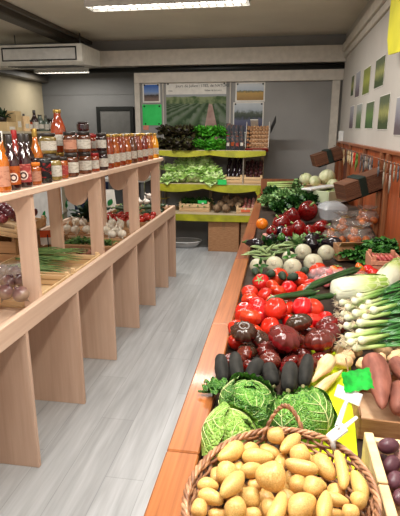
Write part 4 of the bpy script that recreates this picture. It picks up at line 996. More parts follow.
# (px, py, length px, width px, angle in the picture, layer)
PT = [(230, 452, 30, 18, 35, 2, 'long tapered potato at the rear of the basket beside the savoy with cream ribs'), (251, 443, 18, 13, 20, 1, 'small potato tucked in the rear row behind the long level one'), (254, 457, 34, 18, -3, 2, 'long level potato lying behind the big round one'), (267, 448, 24, 16, -20, 1, 'potato in the rear row at the foot of the basket handle'), (277, 440, 17, 18, 0, 2, 'short potato at the rear rim inside the basket handle'),
 (292, 446, 30, 15, 42, 2, 'slim slanting potato against the rear rim next to the handle'), (299, 453, 20, 19, 60, 2, 'plump potato beside the slim slanting one at the rear rim'), (282, 460, 23, 12, 70, 1, 'upright slim potato just behind the big round one'), (306, 469, 36, 17, -12, 2, 'long level potato behind the pair of stubby ones, toward the white clip'), (237, 466, 15, 17, 0, 1, 'short potato between the long level one and the rim side'),
 (224, 473, 19, 23, 70, 2, 'thick upright potato two places from the wooden ledge'), (252, 471, 24, 15, 12, 2, 'pinkish potato touching the big round one on its ledge side'), (273, 480, 32, 31, 0, 3, 'big round potato on top of the pile'), (209, 473, 17, 17, 80, 1, 'rounded potato against the rim nearest the wooden ledge'), (208, 487, 24, 14, -5, 2, 'level potato near the ledge side of the rim'),
 (232, 485, 32, 17, 48, 3, 'long slanting potato between the ledge rim and the big round one'), (210, 499, 28, 16, -18, 2, 'slanting potato above the round one at the ledge rim'), (198, 508, 17, 19, 80, 2, 'round potato lowest at the ledge side of the rim'), (235, 508, 19, 21, 60, 2, 'plump potato in front of the long slanting one'), (250, 499, 25, 24, 0, 1, 'large pale potato half under the big round one'),
 (254, 484, 12, 15, 0, 1, 'small potato squeezed against the big round one'), (269, 508, 14, 19, 80, 1, 'potato in the gap in front of the big round one'), (281, 506, 32, 17, 62, 2, 'long upright potato in front of the big round one'), (295, 479, 15, 17, 0, 1, 'small potato at the clip side of the big round one'), (295, 492, 15, 20, 80, 1, 'stubby potato below the small one beside the big round potato'),
 (308, 487, 16, 21, 60, 2, 'stubby potato with a rounded end in the middle of the basket'), (301, 506, 30, 24, 40, 2, 'large potato in the front, next to the long upright one'), (218, 514, 22, 15, 0, 1, 'potato at the front between the round rim potato and the plump one'), (252, 515, 18, 16, 0, 1, 'potato at the front edge below the large pale one'),
 (307, 459, 14, 11, 0, 1, 'small potato peeping out behind the long level one near the clip'), (323, 465, 30, 21, -45, 2, 'thick slanting potato below the white clip'), (341, 476, 37, 14, -74, 2, 'long upright potato along the rim under the white clip'), (354, 484, 32, 16, -65, 2, 'curved potato along the rim beside the wooden crate'), (355, 499, 18, 17, -40, 2, 'short potato at the rim below the curved one'),
 (323, 487, 22, 15, -10, 1, 'potato in the middle of the clip side of the pile'), (294, 491, 14, 20, 80, 1, 'half hidden potato under the stubby one'), (323, 503, 30, 15, 80, 2, 'upright potato at the front, clip side of the large one'), (338, 502, 28, 14, -15, 2, 'level potato at the front near the crate side rim'), (351, 511, 17, 17, 0, 2, 'round potato lowest at the crate side rim'), (335, 513, 18, 12, 0, 1, 'small potato below the level one at the crate side'), (332, 489, 12, 20, 80, 1, 'potato in the gap beside the long upright one')]
its = []
for (px, py, L, W, an, ly, lab) in PT:
    z = BZ+.076+.022*ly; c = AZ(px, py, z); a = math.radians(an)
    e = AZ(px+6*math.cos(a), py-6*math.sin(a), z); d = (e-c).normalized()
    pp = ppm(c); r_ = W/pp/2*1.02
    Lw = L/6*(e-c).length; Lw = max(2*r_, min(Lw, L/pp*1.25)); asp = max(1.0, Lw/2/r_)
    lift = .30 if abs(math.sin(a)) > .8 and ly > 1 else 0
    d = (d+Vector((0, 0, lift*(1 if d.y > 0 else -1)))).normalized()
    hl = Lw/2-r_; ns = max(1, int(round(hl/(r_*.55)))+1) if hl > .004 else 1
    sp = [(d*(hl*(2*i/(ns-1)-1) if ns > 1 else 0), r_*(.99 if ns == 1 or 0 < i < ns-1 else .90)) for i in range(ns)]
    it = mk(c, sp); it.update(d=d, r=r_, asp=asp, lab=lab); its.append(it)
for k in range(26):      # the hidden layers that carry them, and the front of the basket
    if k < 8: x, y, z = BX-.12+.034*k, BY-.13-.02*(k % 2), BZ+.085
    else:
        a = k*2.4; q = ((k-8)/18)**.5; x, y, z = BX+.125*q*math.cos(a), BY+.145*q*math.sin(a), BZ+.045
    d = Vector((math.cos(k*1.3), math.sin(k*1.3), 0)); it = mk((x, y, z), [(d*-.012, .019), (d*0, .021), (d*.012, .019)])
    it.update(d=d, r=.021, asp=1.5, lab=None if k >= 8 else '%s potato from the ledge in the front row of the basket, close to the rim' % ORD[k]); its.append(it)
def in_basket(items):
    for it in items:
        q = RZ(-BR) @ Vector((it['p'].x-BX, it['p'].y-BY, 0)); e = math.hypot(q.x/(BA-.027), q.y/(BB-.027))
        if e > 1:
            q = RZ(BR) @ (q/e); it['p'].x = BX+q.x; it['p'].y = BY+q.y
for rep in range(10):
    relax(its, 30, BZ+.006, .55, .05); in_basket(its)
relax(its, 25, BZ+.006, .9, 0)
for i, it in enumerate(its):
    asp = round(it['asp']*5)/5; key = (asp, i % 3)
    if key not in PM: PM[key] = potato_mesh(asp, i*1.37, (.10 if asp > 1.5 else 0)*(1 if i % 2 else -1))
    o = link('potato', PM[key], None, it['p'], along(it['d'], i), it['r']*.985)
    tag(o, it['lab'] or 'yellow potato low in the basket, showing only between the upper ones', 'potato', 'potatoes in the wicker basket')

# ---------------------------------------------------------------- savoy cabbages
def savoy_mat(name, dark, mid, vein, sc):
    s = NT(name); v = s.map((1, 1, 1)); nz = s.noise(v, 30, 2)
    w = s.n('ShaderNodeVectorMath', operation='ADD'); s.l(v, w.inputs[0]); sc_ = s.n('ShaderNodeVectorMath', operation='SCALE'); n3 = s.n('ShaderNodeTexNoise'); n3.inputs['Scale'].default_value = 25; s.l(v, n3.inputs['Vector']); s.l(n3.outputs[1], sc_.inputs[0]); sc_.inputs[3].default_value = .015; s.l(sc_.outputs[0], w.inputs[1])
    vo = s.n('ShaderNodeTexVoronoi', feature='DISTANCE_TO_EDGE'); vo.inputs['Scale'].default_value = sc; s.l(w.outputs[0], vo.inputs['Vector'])
    f = vo.outputs['Distance']
    c = s.mix(s.ramp(f, [(.0, (210, 210, 210)), (.11, (0, 0, 0))]), s.ramp(nz, [(.35, dark), (.65, mid)]), lin(vein))
    s.bump(s.ramp(f, [(.0, (0, 0, 0)), (.35, (255, 255, 255))]), .7, .006)
    return s.fin(c, .42, .4)
M['savoy_d'] = savoy_mat('savoy_leaf_dark', (34, 84, 26), (78, 134, 50), (134, 174, 86), 105)
M['savoy_l'] = savoy_mat('savoy_leaf_light', (96, 148, 44), (146, 188, 80), (196, 216, 124), 95)
M['savoy_m'] = savoy_mat('savoy_leaf_mid', (54, 116, 36), (108, 166, 64), (160, 196, 98), 110)
M['savoy_rib'] = flat('cream_cabbage_rib', (218, 226, 160), .45)
def shell_leaf(mb, R, az, half, p0, p1, off, ruf, seed, mat=0, rib=1, sq=.86, flare=0.0):
    """a leaf wrapped on a head: polar angle p0 (rim, near the top) to p1 (base)"""
    def pt(u, v, ex=0):
        th_ = p1+(p0-p1)*u; t = 2*v-1; w = half*(math.sin(PI*(.12+.80*u))**.6); ph = az+t*w/max(.35, math.sin(max(th_, .35)))
        edge = max(abs(t)**3, max(0, (u-.8)/.2)**2)
        r_ = R*(1+off+flare*edge)+R*ruf*edge*math.sin(11*t+9*u+seed)+R*.022*noise.noise(Vector((u*6+seed, t*5, seed)))+ex
        return Vector((r_*math.sin(th_)*math.cos(ph), r_*math.sin(th_)*math.sin(ph), R*sq*(1+off)*0+r_*sq*math.cos(th_)))
    mb.sheet(pt, 14, 14, mat)
    if rib is not None:
        mb.tube([pt(u/10*.96, .5, .0015) for u in range(11)], [R*.05*(1-.085*u) for u in range(11)], 6, rib, flatz=.6)
        for sgn in (-1, 1):
            for q in range(4):
                u0 = .12+.19*q; mb.tube([pt(min(.97, u0+.16*k/4+.03*k), .5+sgn*.11*k, .0012) for k in range(5)], [R*.017*(1-.18*k) for k in range(5)], 5, rib)
def savoy(name, label, loc, R, mats, seed, rot, outer, sq=.86):
    random.seed(seed); t = thing(name, label, 'cabbage', loc, 0); t.rotation_euler = rot
    m = MB(); m.blob(R*.95, R*.95, R*.95*sq, 28, 18, .03, 3, seed)
    for k in range(7): shell_leaf(m, R, 2*PI*k/7*2+seed, .85, .12+.25*random.random(), 2.2, .0+.018*k, .02, seed+k, 0, 1, sq, .01)
    m.build('head', mats[:2], t)
    for k in range(outer):
        m = MB(); shell_leaf(m, R, 2*PI*k/outer+seed*1.3, .95, .55+.3*random.random(), 2.35, .13+.02*k, .07, seed+k*2, 0, 1, sq, .16); m.build('outer_leaf', [mats[2], mats[1]], t)
    return t
savoy('savoy_cabbage', 'savoy cabbage with dark outer leaves beside the ledge and under the black radishes', (-.064, 1.250, .822), .074, [M['savoy_m'], M['savoy_rib'], M['savoy_d']], 2, (.25, .15, .4), 4)
savoy('savoy_cabbage', 'pale green savoy cabbage with cream ribs between the basket and the ledge', (-.095, 1.092, .818), .071, [M['savoy_l'], M['savoy_rib'], M['savoy_l']], 5, (.75, .25, 1.0), 3)
savoy('savoy_cabbage', 'crinkled green savoy cabbage just behind the basket handle', (.092, 1.225, .818), .074, [M['savoy_m'], M['savoy_rib'], M['savoy_m']], 9, (-.35, -.3, .3), 4)
fr = thing('loose_leaf', 'curly dark green leaf lying on the ledge next to the savoy cabbage', 'leaf', (-.165, 1.335, .812))
m = MB()
for k in range(7): leaf(m, RZ(k*.9) @ T(.0, 0, 0), .05, .045, .7, .9, .3, .25, k, 6, 6)
m.build('leaf_blade', M['savoy_d'], fr); m = MB(); m.tube([(0, 0, .0), (-.03, -.02, .005), (-.055, -.015, .002)], [.006, .005, .004], 7); m.build('stalk', M['savoy_d'], fr)

# ---------------------------------------------------------------- generic long roots laid from picture points
def seg(p1, p2, z1, z2): return AZ(p1[0], p1[1], z1), AZ(p2[0], p2[1], z2)
M['bradish'] = nmat('black_radish_skin', (22, 22, 20), (54, 52, 48), 26, (.4, 1, 1), .75, .25, bump=.35, vary=.15)
M['bradish_tip'] = nmat('radish_crown', (80, 84, 46), (124, 118, 80), 30, rough=.6)
def rootveg(name, label, cat, A, B, prof, mats, group=None, crown=None, seed=0, n=18, bend=.0, sink=0):
    """a root from A (crown) to B (tip); prof = radii along it"""
    A = Vector(A); B = Vector(B); L = (B-A).length; t = thing(name, label, cat, (A+B)/2, 0, group); t.rotation_euler = along(B-A)
    N = 16; pts, rad = [], []
    for i in range(N+1):
        u = i/N; x = u*(len(prof)-1); k = min(int(x), len(prof)-2); f = x-k; f = f*f*(3-2*f)
        r_ = prof[k]*(1-f)+prof[k+1]*f; r_ *= 1+.06*noise.noise(Vector((u*7, seed*5.1, 0)))
        if u < .07: r_ *= math.sqrt(max(.05, 1-(1-u/.07)**2))
        if u > .95: r_ *= math.sqrt(max(.03, 1-((u-.95)/.05)**2))
        pts.append((L*(u-.5), bend*L*math.sin(PI*u), .003*noise.noise(Vector((u*3, 2, seed))))); rad.append(r_)
    m = MB(); m.tube(pts, rad, n); m.build('root', mats, t)
    if crown:
        m = MB(); r0 = prof[0]*.5; m.tube([(-L/2+.004, 0, 0), (-L/2-.006, 0, 0), (-L/2-.010, 0, .001)], [r0, r0*.8, r0*.5], 10)
        m.build('crown', crown, t)
    return t
br = [((226, 354), (229, 384), .040, 'black radish standing upright beside the wooden ledge'), ((236, 352), (240, 384), .040, 'black radish second from the wooden ledge'), ((257, 358), (245, 380), .044, 'thick black radish slanting across the second one'), ((268, 362), (274, 386), .044, 'black radish in the middle of the row with a worn green-grey tip'), ((291, 360), (288, 390), .046, 'black radish with a greenish end, second from the parsnips'), ((307, 354), (301, 387), .040, 'black radish next to the parsnips'), ((259, 375), (256, 392), .028, 'small black radish lying low between the slanting and the middle one')]
for i, (a, b, d_, lab) in enumerate(br):
    zz = .80; A, B = seg(a, b, .845, .80)
    dd = (B-A); L = dd.length
    if L > .16: A = B-dd*(.16/L)
    d_ *= 1.16; rootveg('black_radish', lab, 'radish', B, A, [d_*.36, d_*.50, d_*.56, d_*.56, d_*.50, d_*.34], M['bradish'], 'black radishes', M['bradish_tip'], i)
M['parsnip'] = nmat('parsnip_skin', (206, 168, 116), (236, 208, 164), 24, (.5, 3, 3), .5, .4, bump=.2, vary=.06)
M['parsnip_c'] = nmat('parsnip_crown', (110, 76, 44), (160, 122, 78), 40, rough=.7)
for i, (a, b, z1, z2, pr, lab) in enumerate([((330, 358), (310, 383), .835, .80, [.023, .027, .028, .021, .013, .009, .005], 'fat parsnip lying next to the black radish'), ((316, 393), (343, 370), .79, .80, [.017, .018, .017, .015, .011, .007, .002], 'long parsnip pointing toward the green card'), ((337, 399), (352, 380), .79, .80, [.018, .018, .016, .012, .006], 'parsnip half under the green card'), ((319, 361), (311, 373), .80, .79, [.016, .018, .014, .009, .003], 'small parsnip behind the fat one')]):
    A, B = seg(a, b, z1, z2); rootveg('parsnip', lab, 'parsnip', A, B, pr, M['parsnip'], None, M['parsnip_c'], i+3)
yp = thing('paper_sheet', 'bright lime yellow paper spread on the counter under the parsnips and clip', 'paper', (.19, 1.40, .770), -.10)
m = MB(); m.sheet(lambda u, v: Vector((-.075+.145*v, -.36+.72*u, .004*noise.noise(Vector((u*5, v*3, 0)))+.004)), 20, 8); m.build('sheet', M['lime'], yp)

# ---------------------------------------------------------------- tomatoes
def tom_mesh(name, r, lobes, depth, sq, mats, seed):
    m = MB()
    def g(p):
        a = math.atan2(p.y, p.x); s_ = math.hypot(p.x, p.y)/r; d = 1+depth*math.cos(lobes*a+seed)*min(1, s_)+.03*noise.noise(Vector((p.x/r*1.5+seed, p.y/r*1.5, p.z/r)))
        dip = -.22*r*math.exp(-(s_/.28)**2) if p.z > 0 else 0
        return Vector((p.x*d, p.y*d, p.z*sq+dip))
    prof = [(r*math.sin(PI*i/14), -r*math.cos(PI*i/14)) for i in range(15)]; prof[0] = (1e-4, -r); prof[-1] = (1e-4, r)
    m.lathe(prof, 36, 0, None, True, g); return m.mesh(name, mats)
def calyx_mesh(r, sq):
    m = MB(); z = r*sq*.80
    for k in range(5): leaf(m, T(0, 0, z) @ RZ(k*2*PI/5), r*.62, r*.16, .55, .9, 0, .05, k, 4, 2)
    m.tube([(0, 0, z-.002), (.002, 0, z+r*.18), (.006, 0, z+r*.32)], [.0028, .0024, .002], 6); return m.mesh('calyx', M['stem_g'])
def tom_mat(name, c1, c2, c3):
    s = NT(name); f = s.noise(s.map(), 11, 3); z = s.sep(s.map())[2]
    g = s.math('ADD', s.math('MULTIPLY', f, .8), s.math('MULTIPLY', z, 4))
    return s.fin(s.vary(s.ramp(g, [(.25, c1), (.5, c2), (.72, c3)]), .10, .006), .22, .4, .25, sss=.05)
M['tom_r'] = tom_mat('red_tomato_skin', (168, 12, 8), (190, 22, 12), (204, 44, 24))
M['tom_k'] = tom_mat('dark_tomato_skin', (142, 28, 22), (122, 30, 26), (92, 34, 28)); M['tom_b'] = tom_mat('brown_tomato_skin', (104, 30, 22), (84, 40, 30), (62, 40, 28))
TRm = [tom_mesh('red_tomato', 1, 5+i, .035, .86, M['tom_r'], i*1.7) for i in range(3)]
TKm = [tom_mesh('ribbed_tomato', 1, 9+i, .11, .72, M['tom_k'], i*1.7) for i in range(3)]; TBm = tom_mesh('brown_tomato', 1, 11, .12, .70, M['tom_b'], .4)
CA = calyx_mesh(1, .86)
def tomatoes(lst, z, pxr, meshes, name, cat, group, labels, zl=None, calyx=0, sq=.86, tilt=.7, seed=3, extra=None):
    random.seed(seed); its = []
    for i, e in enumerate(lst):
        px, py = e[0], e[1]; ly = e[3] if len(e) > 3 else 0
        p = AZ(px, py, z+.038*ly); r_ = (e[2] if len(e) > 2 and e[2] else pxr)/ppm(p)
        it = mk(p, [((0, 0, 0), r_*.93)]); it['r'] = r_; its.append(it)
    return its
red_back = [(253, 293, 8), (263, 283, 9), (280, 279, 10), (299, 280, 9.5), (318, 274, 9.5), (250, 300, 8), (264, 294, 8), (278, 290, 8), (289, 290, 8), (271, 287, 8), (299, 290, 7.5), (308, 284, 7), (329, 279, 8), (336, 273, 8)]
red_mid = [(249, 309, 9), (245, 318, 9.5), (257, 322, 10.5, .5), (265, 313, 10.5, .4), (279, 316, 11.5, .5), (290, 307, 11, .4), (303, 311, 10.5, .4), (317, 310, 11, .4), (313, 321, 10.5), (293, 325, 10), (270, 330, 10.5), (242, 331, 9.5), (258, 306, 9), (274, 305, 9), (328, 318, 9), (240, 341, 8), (255, 331, 9), (285, 331, 9), (303, 326, 8)]
dark = [(246, 340, 12, .3), (263, 340, 11, .3), (285, 348, 15.5, .5), (300, 335, 12, .3), (308, 342, 11, .1), (325, 325, 11, .4), (322, 345, 14, .4), (332, 335, 11, .5), (266, 352, 10), (246, 356, 9), (280, 335, 11), (256, 351, 9), (302, 352, 10), (315, 334, 11, .4), (336, 347, 9), (272, 343, 9), (337, 324, 9, .2), (293, 362, 9), (240, 363, 9), (254, 364, 10), (268, 365, 10), (282, 366, 10), (304, 363, 10), (315, 357, 9), (276, 357, 10)]
red_back = [(a[0], a[1], a[2]*1.07)+tuple(a[3:]) for a in red_back]; red_mid = [(a[0], a[1], a[2]*1.07)+tuple(a[3:]) for a in red_mid]; dark = [(a[0], a[1], a[2]*1.10)+tuple(a[3:]) for a in dark]
RB = tomatoes(red_back, .81, 9, None, '', '', '', None); RM = tomatoes(red_mid, .81, 10, None, '', '', '', None); DK = tomatoes(dark, .805, 11, None, '', '', '', None)
for it in DK: it['s'] = [(Vector((0, 0, 0)), it['r']*.86)]; it['R'] = it['r']*.86
relax(RB+RM+DK, 160, lambda p: bedz(p.x, p.y)+.002, 1.0, .05)
tlab = {0: 'red tomato behind the cucumbers, ', 1: 'red tomato before the cucumbers, ', 2: 'ribbed dark tomato above the black radishes, '}
tpos = {0: ['against the ledge behind the front one', 'first in the rear row from the ledge', 'big one second in the rear row', 'third in the rear row', 'beside the red net bag', 'lowest against the ledge', 'just behind the cucumber end', 'in the row touching the long cucumber', 'fourth along the long cucumber', 'between the first two rear ones', 'tucked above the middle cucumber', 'small one between two rear ones', 'half under the upper cucumber', 'last one toward the wall'],
 1: ['against the ledge beside the cucumber end', 'big one at the ledge', 'glossy one second from the ledge', 'under the cucumber end', 'largest one with folds in the middle', 'rear one below the long cucumber', 'next to the rear one toward the cabbage', 'nearest the cabbage roots', 'in front of the one by the cabbage roots', 'in front of the largest one', 'in front of the glossy one', 'at the ledge beside the brown ribbed tomato', 'small one in the rear by the ledge', 'small one behind the largest', 'at the onion roots', 'lowest at the ledge', 'between the ledge ones and the brown ribbed one', 'half under the dark ones', 'small one among the dark ones'],
 2: ['brownest and nearest the ledge', 'brownish, second from the ledge', 'largest and deepest red in the middle', 'brownish behind the largest', 'between the largest and the parsnip side', 'rear one by the onion roots', 'large one above the parsnip', 'next to the onion roots', 'low one above the slanting radish', 'small one low at the ledge', 'rear one touching the red heap', 'between the brownest one and the radishes', 'low one above the end radish', 'in the middle of the onion side group', 'last one beside the lime paper', 'small one between the brownish pair and the largest', 'highest by the onion roots', 'half hidden by the green-ended radish', 'low one behind the first black radish', 'low one behind the second black radish', 'low one behind the slanting black radish', 'low one behind the middle black radish', 'low one behind the last black radish', 'low one behind the fat parsnip', 'low one between the largest and the middle radish']}
random.seed(12)
for gi, (L_, ms) in enumerate(((RB, TRm), (RM, TRm), (DK, TKm))):
    for i, it in enumerate(L_):
        me = ms[i % 3]
        if gi == 2 and i in (0, 1, 3, 11): me = TBm
        o = link('red_tomato' if gi < 2 else 'ribbed_tomato', me, None, it['p'], (random.uniform(-.9, .3), random.uniform(-.6, .6), random.uniform(0, 6)), it['r'])
        tag(o, tlab[gi]+tpos[gi][i], 'tomato', ['red tomatoes in the rear heap', 'red tomatoes in the front heap', 'ribbed dark tomatoes'][gi])
        if gi < 2 and i % 4 == 1: link('calyx', CA, o)
# ---------------------------------------------------------------- cucumbers
M['cuc'] = nmat('cucumber_skin', (14, 42, 16), (44, 84, 34), 22, (.3, 5, 5), .28, .5, .35, vary=.1)
def cucumber(label, a, b, z1, z2, r_):
    A, B = seg(a, b, z1, z2); t = thing('cucumber', label, 'cucumber', (A+B)/2); t.rotation_euler = along(B-A); L = (B-A).length
    long_veg(L, r_, .03, L*9, .92, 14, 18).build('fruit', M['cuc'], t); m = MB(); m.tube([(L/2-.004, 0, 0), (L/2+.012, 0, .004)], [.006, .004], 7); m.build('stalk', M['stem_g'], t)
cucumber('long dark cucumber lying across the tomatoes with its end at the ledge', (257, 304), (322, 293), .862, .862, .021)
cucumber('dark cucumber slanting up from the long one to the cabbage', (302, 290), (360, 268), .866, .90, .020)
cucumber('short cucumber end lying against the chinese cabbage', (301, 304), (338, 296), .845, .85, .020)

# ---------------------------------------------------------------- turnips
def turn_mat():
    s = NT('white_turnip_skin'); v = s.map(); x, y, z = s.sep(v)[:3]; nz = s.noise(v, 30, 3)
    rr = s.math('SQRT', s.math('ADD', s.math('MULTIPLY', x, x), s.math('MULTIPLY', y, y)))
    ring = s.math('MULTIPLY', s.math('GREATER_THAN', s.math('SINE', s.math('MULTIPLY', rr, 34)), .3), s.math('MULTIPLY', s.math('GREATER_THAN', z, .0), s.math('LESS_THAN', rr, .42)))
    c = s.mix(s.math('MULTIPLY', ring, .45), s.ramp(nz, [(.35, (170, 166, 138)), (.65, (198, 194, 170))]), lin((150, 118, 104)))
    return s.fin(s.vary(c, .05), .4, .4, .1, sss=.06)
M['wturnip'] = turn_mat()
wt = MB(); wt.blob(1, 1, .88, 24, 16, .05, 1.3, 3); wt.tube([(0, 0, .80), (0, 0, .93)], [.30, .26], 14); wt.tube([(0, 0, -.8), (.03, 0, -1.05), (.1, .05, -1.35)], [.2, .08, .02], 8); wtm = wt.mesh('white_turnip', M['wturnip'])
wl = [(260, 266, 9.5, 0, 'front row at the ledge'), (274, 266, 11, 0, 'front row, second from the ledge'), (289, 258, 8.5, 1, 'rear row, smaller one over the front pair'), (290, 268, 11.5, 0, 'front row, third from the ledge'), (303, 252, 10, 1, 'rear row, with a ringed end toward the aubergines'), (313, 263, 11.5, .4, 'front row, large one with a ringed end'), (326, 253, 10, .8, 'rear row, next to the brown carton'), (337, 250, 9, .8, 'rear row, half behind the brown carton')]
its = []
for px, py, r_, ly, lab in wl:
    p = AZ(px, py, .815+.030*ly); r_ *= .84; it = mk(p, [((0, 0, 0), r_/ppm(p)*.96)]); it['r'] = r_/ppm(p); its.append(it)
relax(its, 80, lambda p: bedz(p.x, p.y)+.002, .6, .03)
for i, (it, w) in enumerate(zip(its, wl)):
    tu = thing('white_turnip', 'round white turnip, '+w[4], 'turnip', it['p'], 0, 'white turnips on the counter'); tu.rotation_euler = (1.15+random.uniform(-.15, .15), random.uniform(-.3, .3), random.uniform(-.4, .4))
    link('bulb', wtm, tu, None, None, it['r']*.98)
    m = MB()
    for k in range(4): leaf(m, RZ(k*1.6) @ T(.006, 0, it['r']*.9), .05, .022, .9, 1.2, .1, .1, k, 5, 3)
    if i in (0, 2): m.build('leaf_tuft', M['spin'], tu)
# dark avocados in front of the turnips
M['avoc'] = nmat('dark_green_skin', (22, 40, 30), (52, 74, 50), 26, rough=.5, bump=.4, vary=.1)
av = MB(); av.blob(1.25, .9, .88, 20, 12, .05, 1.3, 1, fn=lambda q, p: Vector((q.x, q.y*(1-.22*p.x), q.z*(1-.22*p.x)))); avm = av.mesh('avocado', M['avoc'])
its = []
for px, py in ((257, 274), (272, 274), (283, 276), (292, 277), (303, 272)):
    p = AZ(px, py, .845); its.append(mk(p, [((0, 0, 0), .026)]))
relax(its, 40, lambda p: bedz(p.x, p.y)+.045)
for i, it in enumerate(its): tag(link('avocado', avm, None, it['p'], (random.random()*3, .3, random.random()*6), .026), 'dark green avocado, %s from the ledge in front of the white turnips' % ORD[i], 'avocado', 'avocados in front of the turnips')
# ---------------------------------------------------------------- bean pods
M['pod'] = nmat('pale_bean_pod', (104, 132, 78), (164, 182, 126), 14, (.5, 3, 3), .5, .35, vary=.14)
random.seed(21)
pm = []
for s_ in range(4):
    m = MB(); L = .13; pts = [(L*(u/9-.5), .018*math.sin(PI*u/9)*(1 if s_ % 2 else -1), .003*math.sin(6*u)) for u in range(10)]
    m.tube(pts, [.002, .007, .0105, .010, .0115, .010, .0112, .009, .005, .001], 9, flatz=.55); pm.append(m.mesh('bean_pod', M['pod']))
pods = [(252+3.3*(k % 12)+random.uniform(-1, 1), 248+2.3*(k//12)*2+random.uniform(-2, 2), random.uniform(-.9, .9), k//12) for k in range(36)]
for k, (px, py, rz, r_) in enumerate(pods):
    p = AZ(px, py-(k % 12)*.5, .815); 
    if p.x < -.15: p.x = -.15
    o = link('bean_pod', pm[k % 4], None, (p.x, p.y, bedz(p.x, p.y)+.03+.014*(k % 3)+.012*r_), (random.uniform(0, 6), random.uniform(-.25, .25), rz+.4), random.uniform(.85, 1.15))
    tag(o, 'pale green bean pod, %s from the ledge in the %s layer between turnips and aubergines' % (ORD[k % 12], ['far', 'middle', 'near'][r_]), 'bean pod', 'bean pods')
# ---------------------------------------------------------------- aubergines and a green pepper
M['egg'] = nmat('aubergine_skin', (12, 8, 14), (28, 14, 28), 6, rough=.2, spec=.5, coat=.4, vary=.1)
em = MB(); pts = [(1.6*(u/12)-.8, .06*math.sin(PI*u/12), 0) for u in range(13)]
em.tube(pts, [.05, .26, .36, .42, .44, .44, .42, .38, .34, .29, .25, .2, .12], 20); egm = em.mesh('aubergine_fruit', M['egg'])
cm_ = MB()
for k in range(5): leaf(cm_, T(.80, .0, 0) @ RY(PI) @ RX(k*2*PI/5) @ T(0, 0, .16), .42, .22, .25, .5, -.2, 0, k, 4, 3)
cm_.tube([(.74, 0, 0), (.92, 0, .02), (1.08, .03, .05)], [.14, .07, .06], 8); cam_ = cm_.mesh('aubergine_cap', M['spin'])
for i, (px, py, rz, lab) in enumerate([(258, 243, 2.6, 'at the ledge'), (271, 239, .9, 'second from the ledge'), (289, 240, .7, 'third from the ledge, with a bright highlight'), (305, 241, 2.2, 'fourth from the ledge beside the white turnip'), (319, 239, .4, 'fifth from the ledge, toward the cellophane bags'), (279, 232, 1.8, 'in the rear row under the red peppers'), (330, 242, 2.4, 'nearest the brown carton')]):
    p = AZ(px, py, .85); p.z = bedz(p.x, p.y)+.068+(.02 if i == 5 else 0)
    if p.x < -.12: p.x = -.12
    t = thing('aubergine', 'glossy black aubergine, '+lab, 'aubergine', p, 0, 'aubergines on the counter'); t.rotation_euler = (random.uniform(0, 6), random.uniform(-.15, .15), rz)
    link('fruit', egm, t, None, None, .115); link('cap', cam_, t, None, None, .115)
M['pep_g'] = nmat('green_pepper_skin', (26, 74, 22), (60, 118, 40), 8, rough=.2, coat=.5)
M['pep_r'] = nmat('red_pepper_skin', (80, 6, 8), (138, 14, 14), 7, rough=.18, spec=.5, coat=.4, vary=.18)
def pepper_mesh(mats, seed):
    m = MB()
    def g(p):
        a = math.atan2(p.y, p.x); s_ = math.hypot(p.x, p.y); lob = 1+.10*math.cos(3*a+seed)*(1-.3*p.z); tap = .86+.16*p.z
        dip = -.32*math.exp(-(s_/.34)**2) if p.z > 0 else (.18*math.exp(-(s_/.4)**2))
        return Vector((p.x*lob*tap, p.y*lob*tap, p.z*1.05+dip))
    prof = [(max(1e-4, math.sin(PI*i/14)**.85), -math.cos(PI*i/14)) for i in range(15)]
    m.lathe(prof, 30, 0, None, True, g); return m.mesh('pepper', mats)
pstem = MB(); pstem.tube([(0, 0, .70), (.02, 0, .95), (.10, 0, 1.22)], [.17, .09, .11], 9); pstem = pstem.mesh('pepper_stalk', M['stem_g'])
pm_r = [pepper_mesh(M['pep_r'], i*1.3) for i in range(3)]
peps = [(282, 225, 11.5, 'large and nearest the orange'), (294, 217, 10.5, 'on top of the pile, second from the ledge'), (299, 229, 10, 'low in the front, darkest one'), (312, 217, 13.5, 'tallest on top near the plastic box'), (320, 228, 10.5, 'low in the front beside the cellophane bag'), (288, 233, 8, 'small one low beside the aubergine cap'), (305, 212, 9, 'rear one half hidden by the leaves'), (310, 232, 8, 'low between the darkest one and the aubergine'), (272, 231, 7, 'small one in front of the orange')]
its = []
for px, py, r_, lab in peps:
    p = AZ(px, py, .87); r_ *= .93; it = mk(p, [((0, 0, 0), r_/ppm(p)*.92)]); it['r'] = r_/ppm(p); its.append(it)
relax(its, 80, lambda p: bedz(p.x, p.y)+.002, .6, .04)
for i, (it, w) in enumerate(zip(its, peps)):
    t = thing('red_pepper', 'shiny dark red pepper, '+w[3], 'pepper', it['p'], 0, 'red peppers'); t.rotation_euler = (random.uniform(-.9, .9), random.uniform(-.9, .9), random.uniform(0, 6))
    link('fruit', pm_r[i % 3], t, None, None, it['r']*.95); link('stalk', pstem, t, None, None, it['r']*.95)
p = AZ(283, 238, .87); t = thing('green_pepper', 'small green pepper among the black aubergines', 'pepper', p); t.rotation_euler = (.8, .3, 0); link('fruit', pepper_mesh(M['pep_g'], .4), t, None, None, .036); link('stalk', pstem, t, None, None, .036)
M['orange'] = nmat('orange_peel', (222, 106, 14), (240, 136, 30), 60, rough=.35, bump=.25, bdist=.002, coat=.2)
p = AZ(262, 224, .86); t = thing('orange', 'single orange fruit beside the ledge next to the red peppers', 'orange', p); MB().blob(.050, .050, .047, 28, 18, .02, 1.5, 1).build('fruit', M['orange'], t); MB().lathe([(.008, .045), (.006, .049), (.0001, .05)], 8).build('stem_button', M['stem_g'], t)
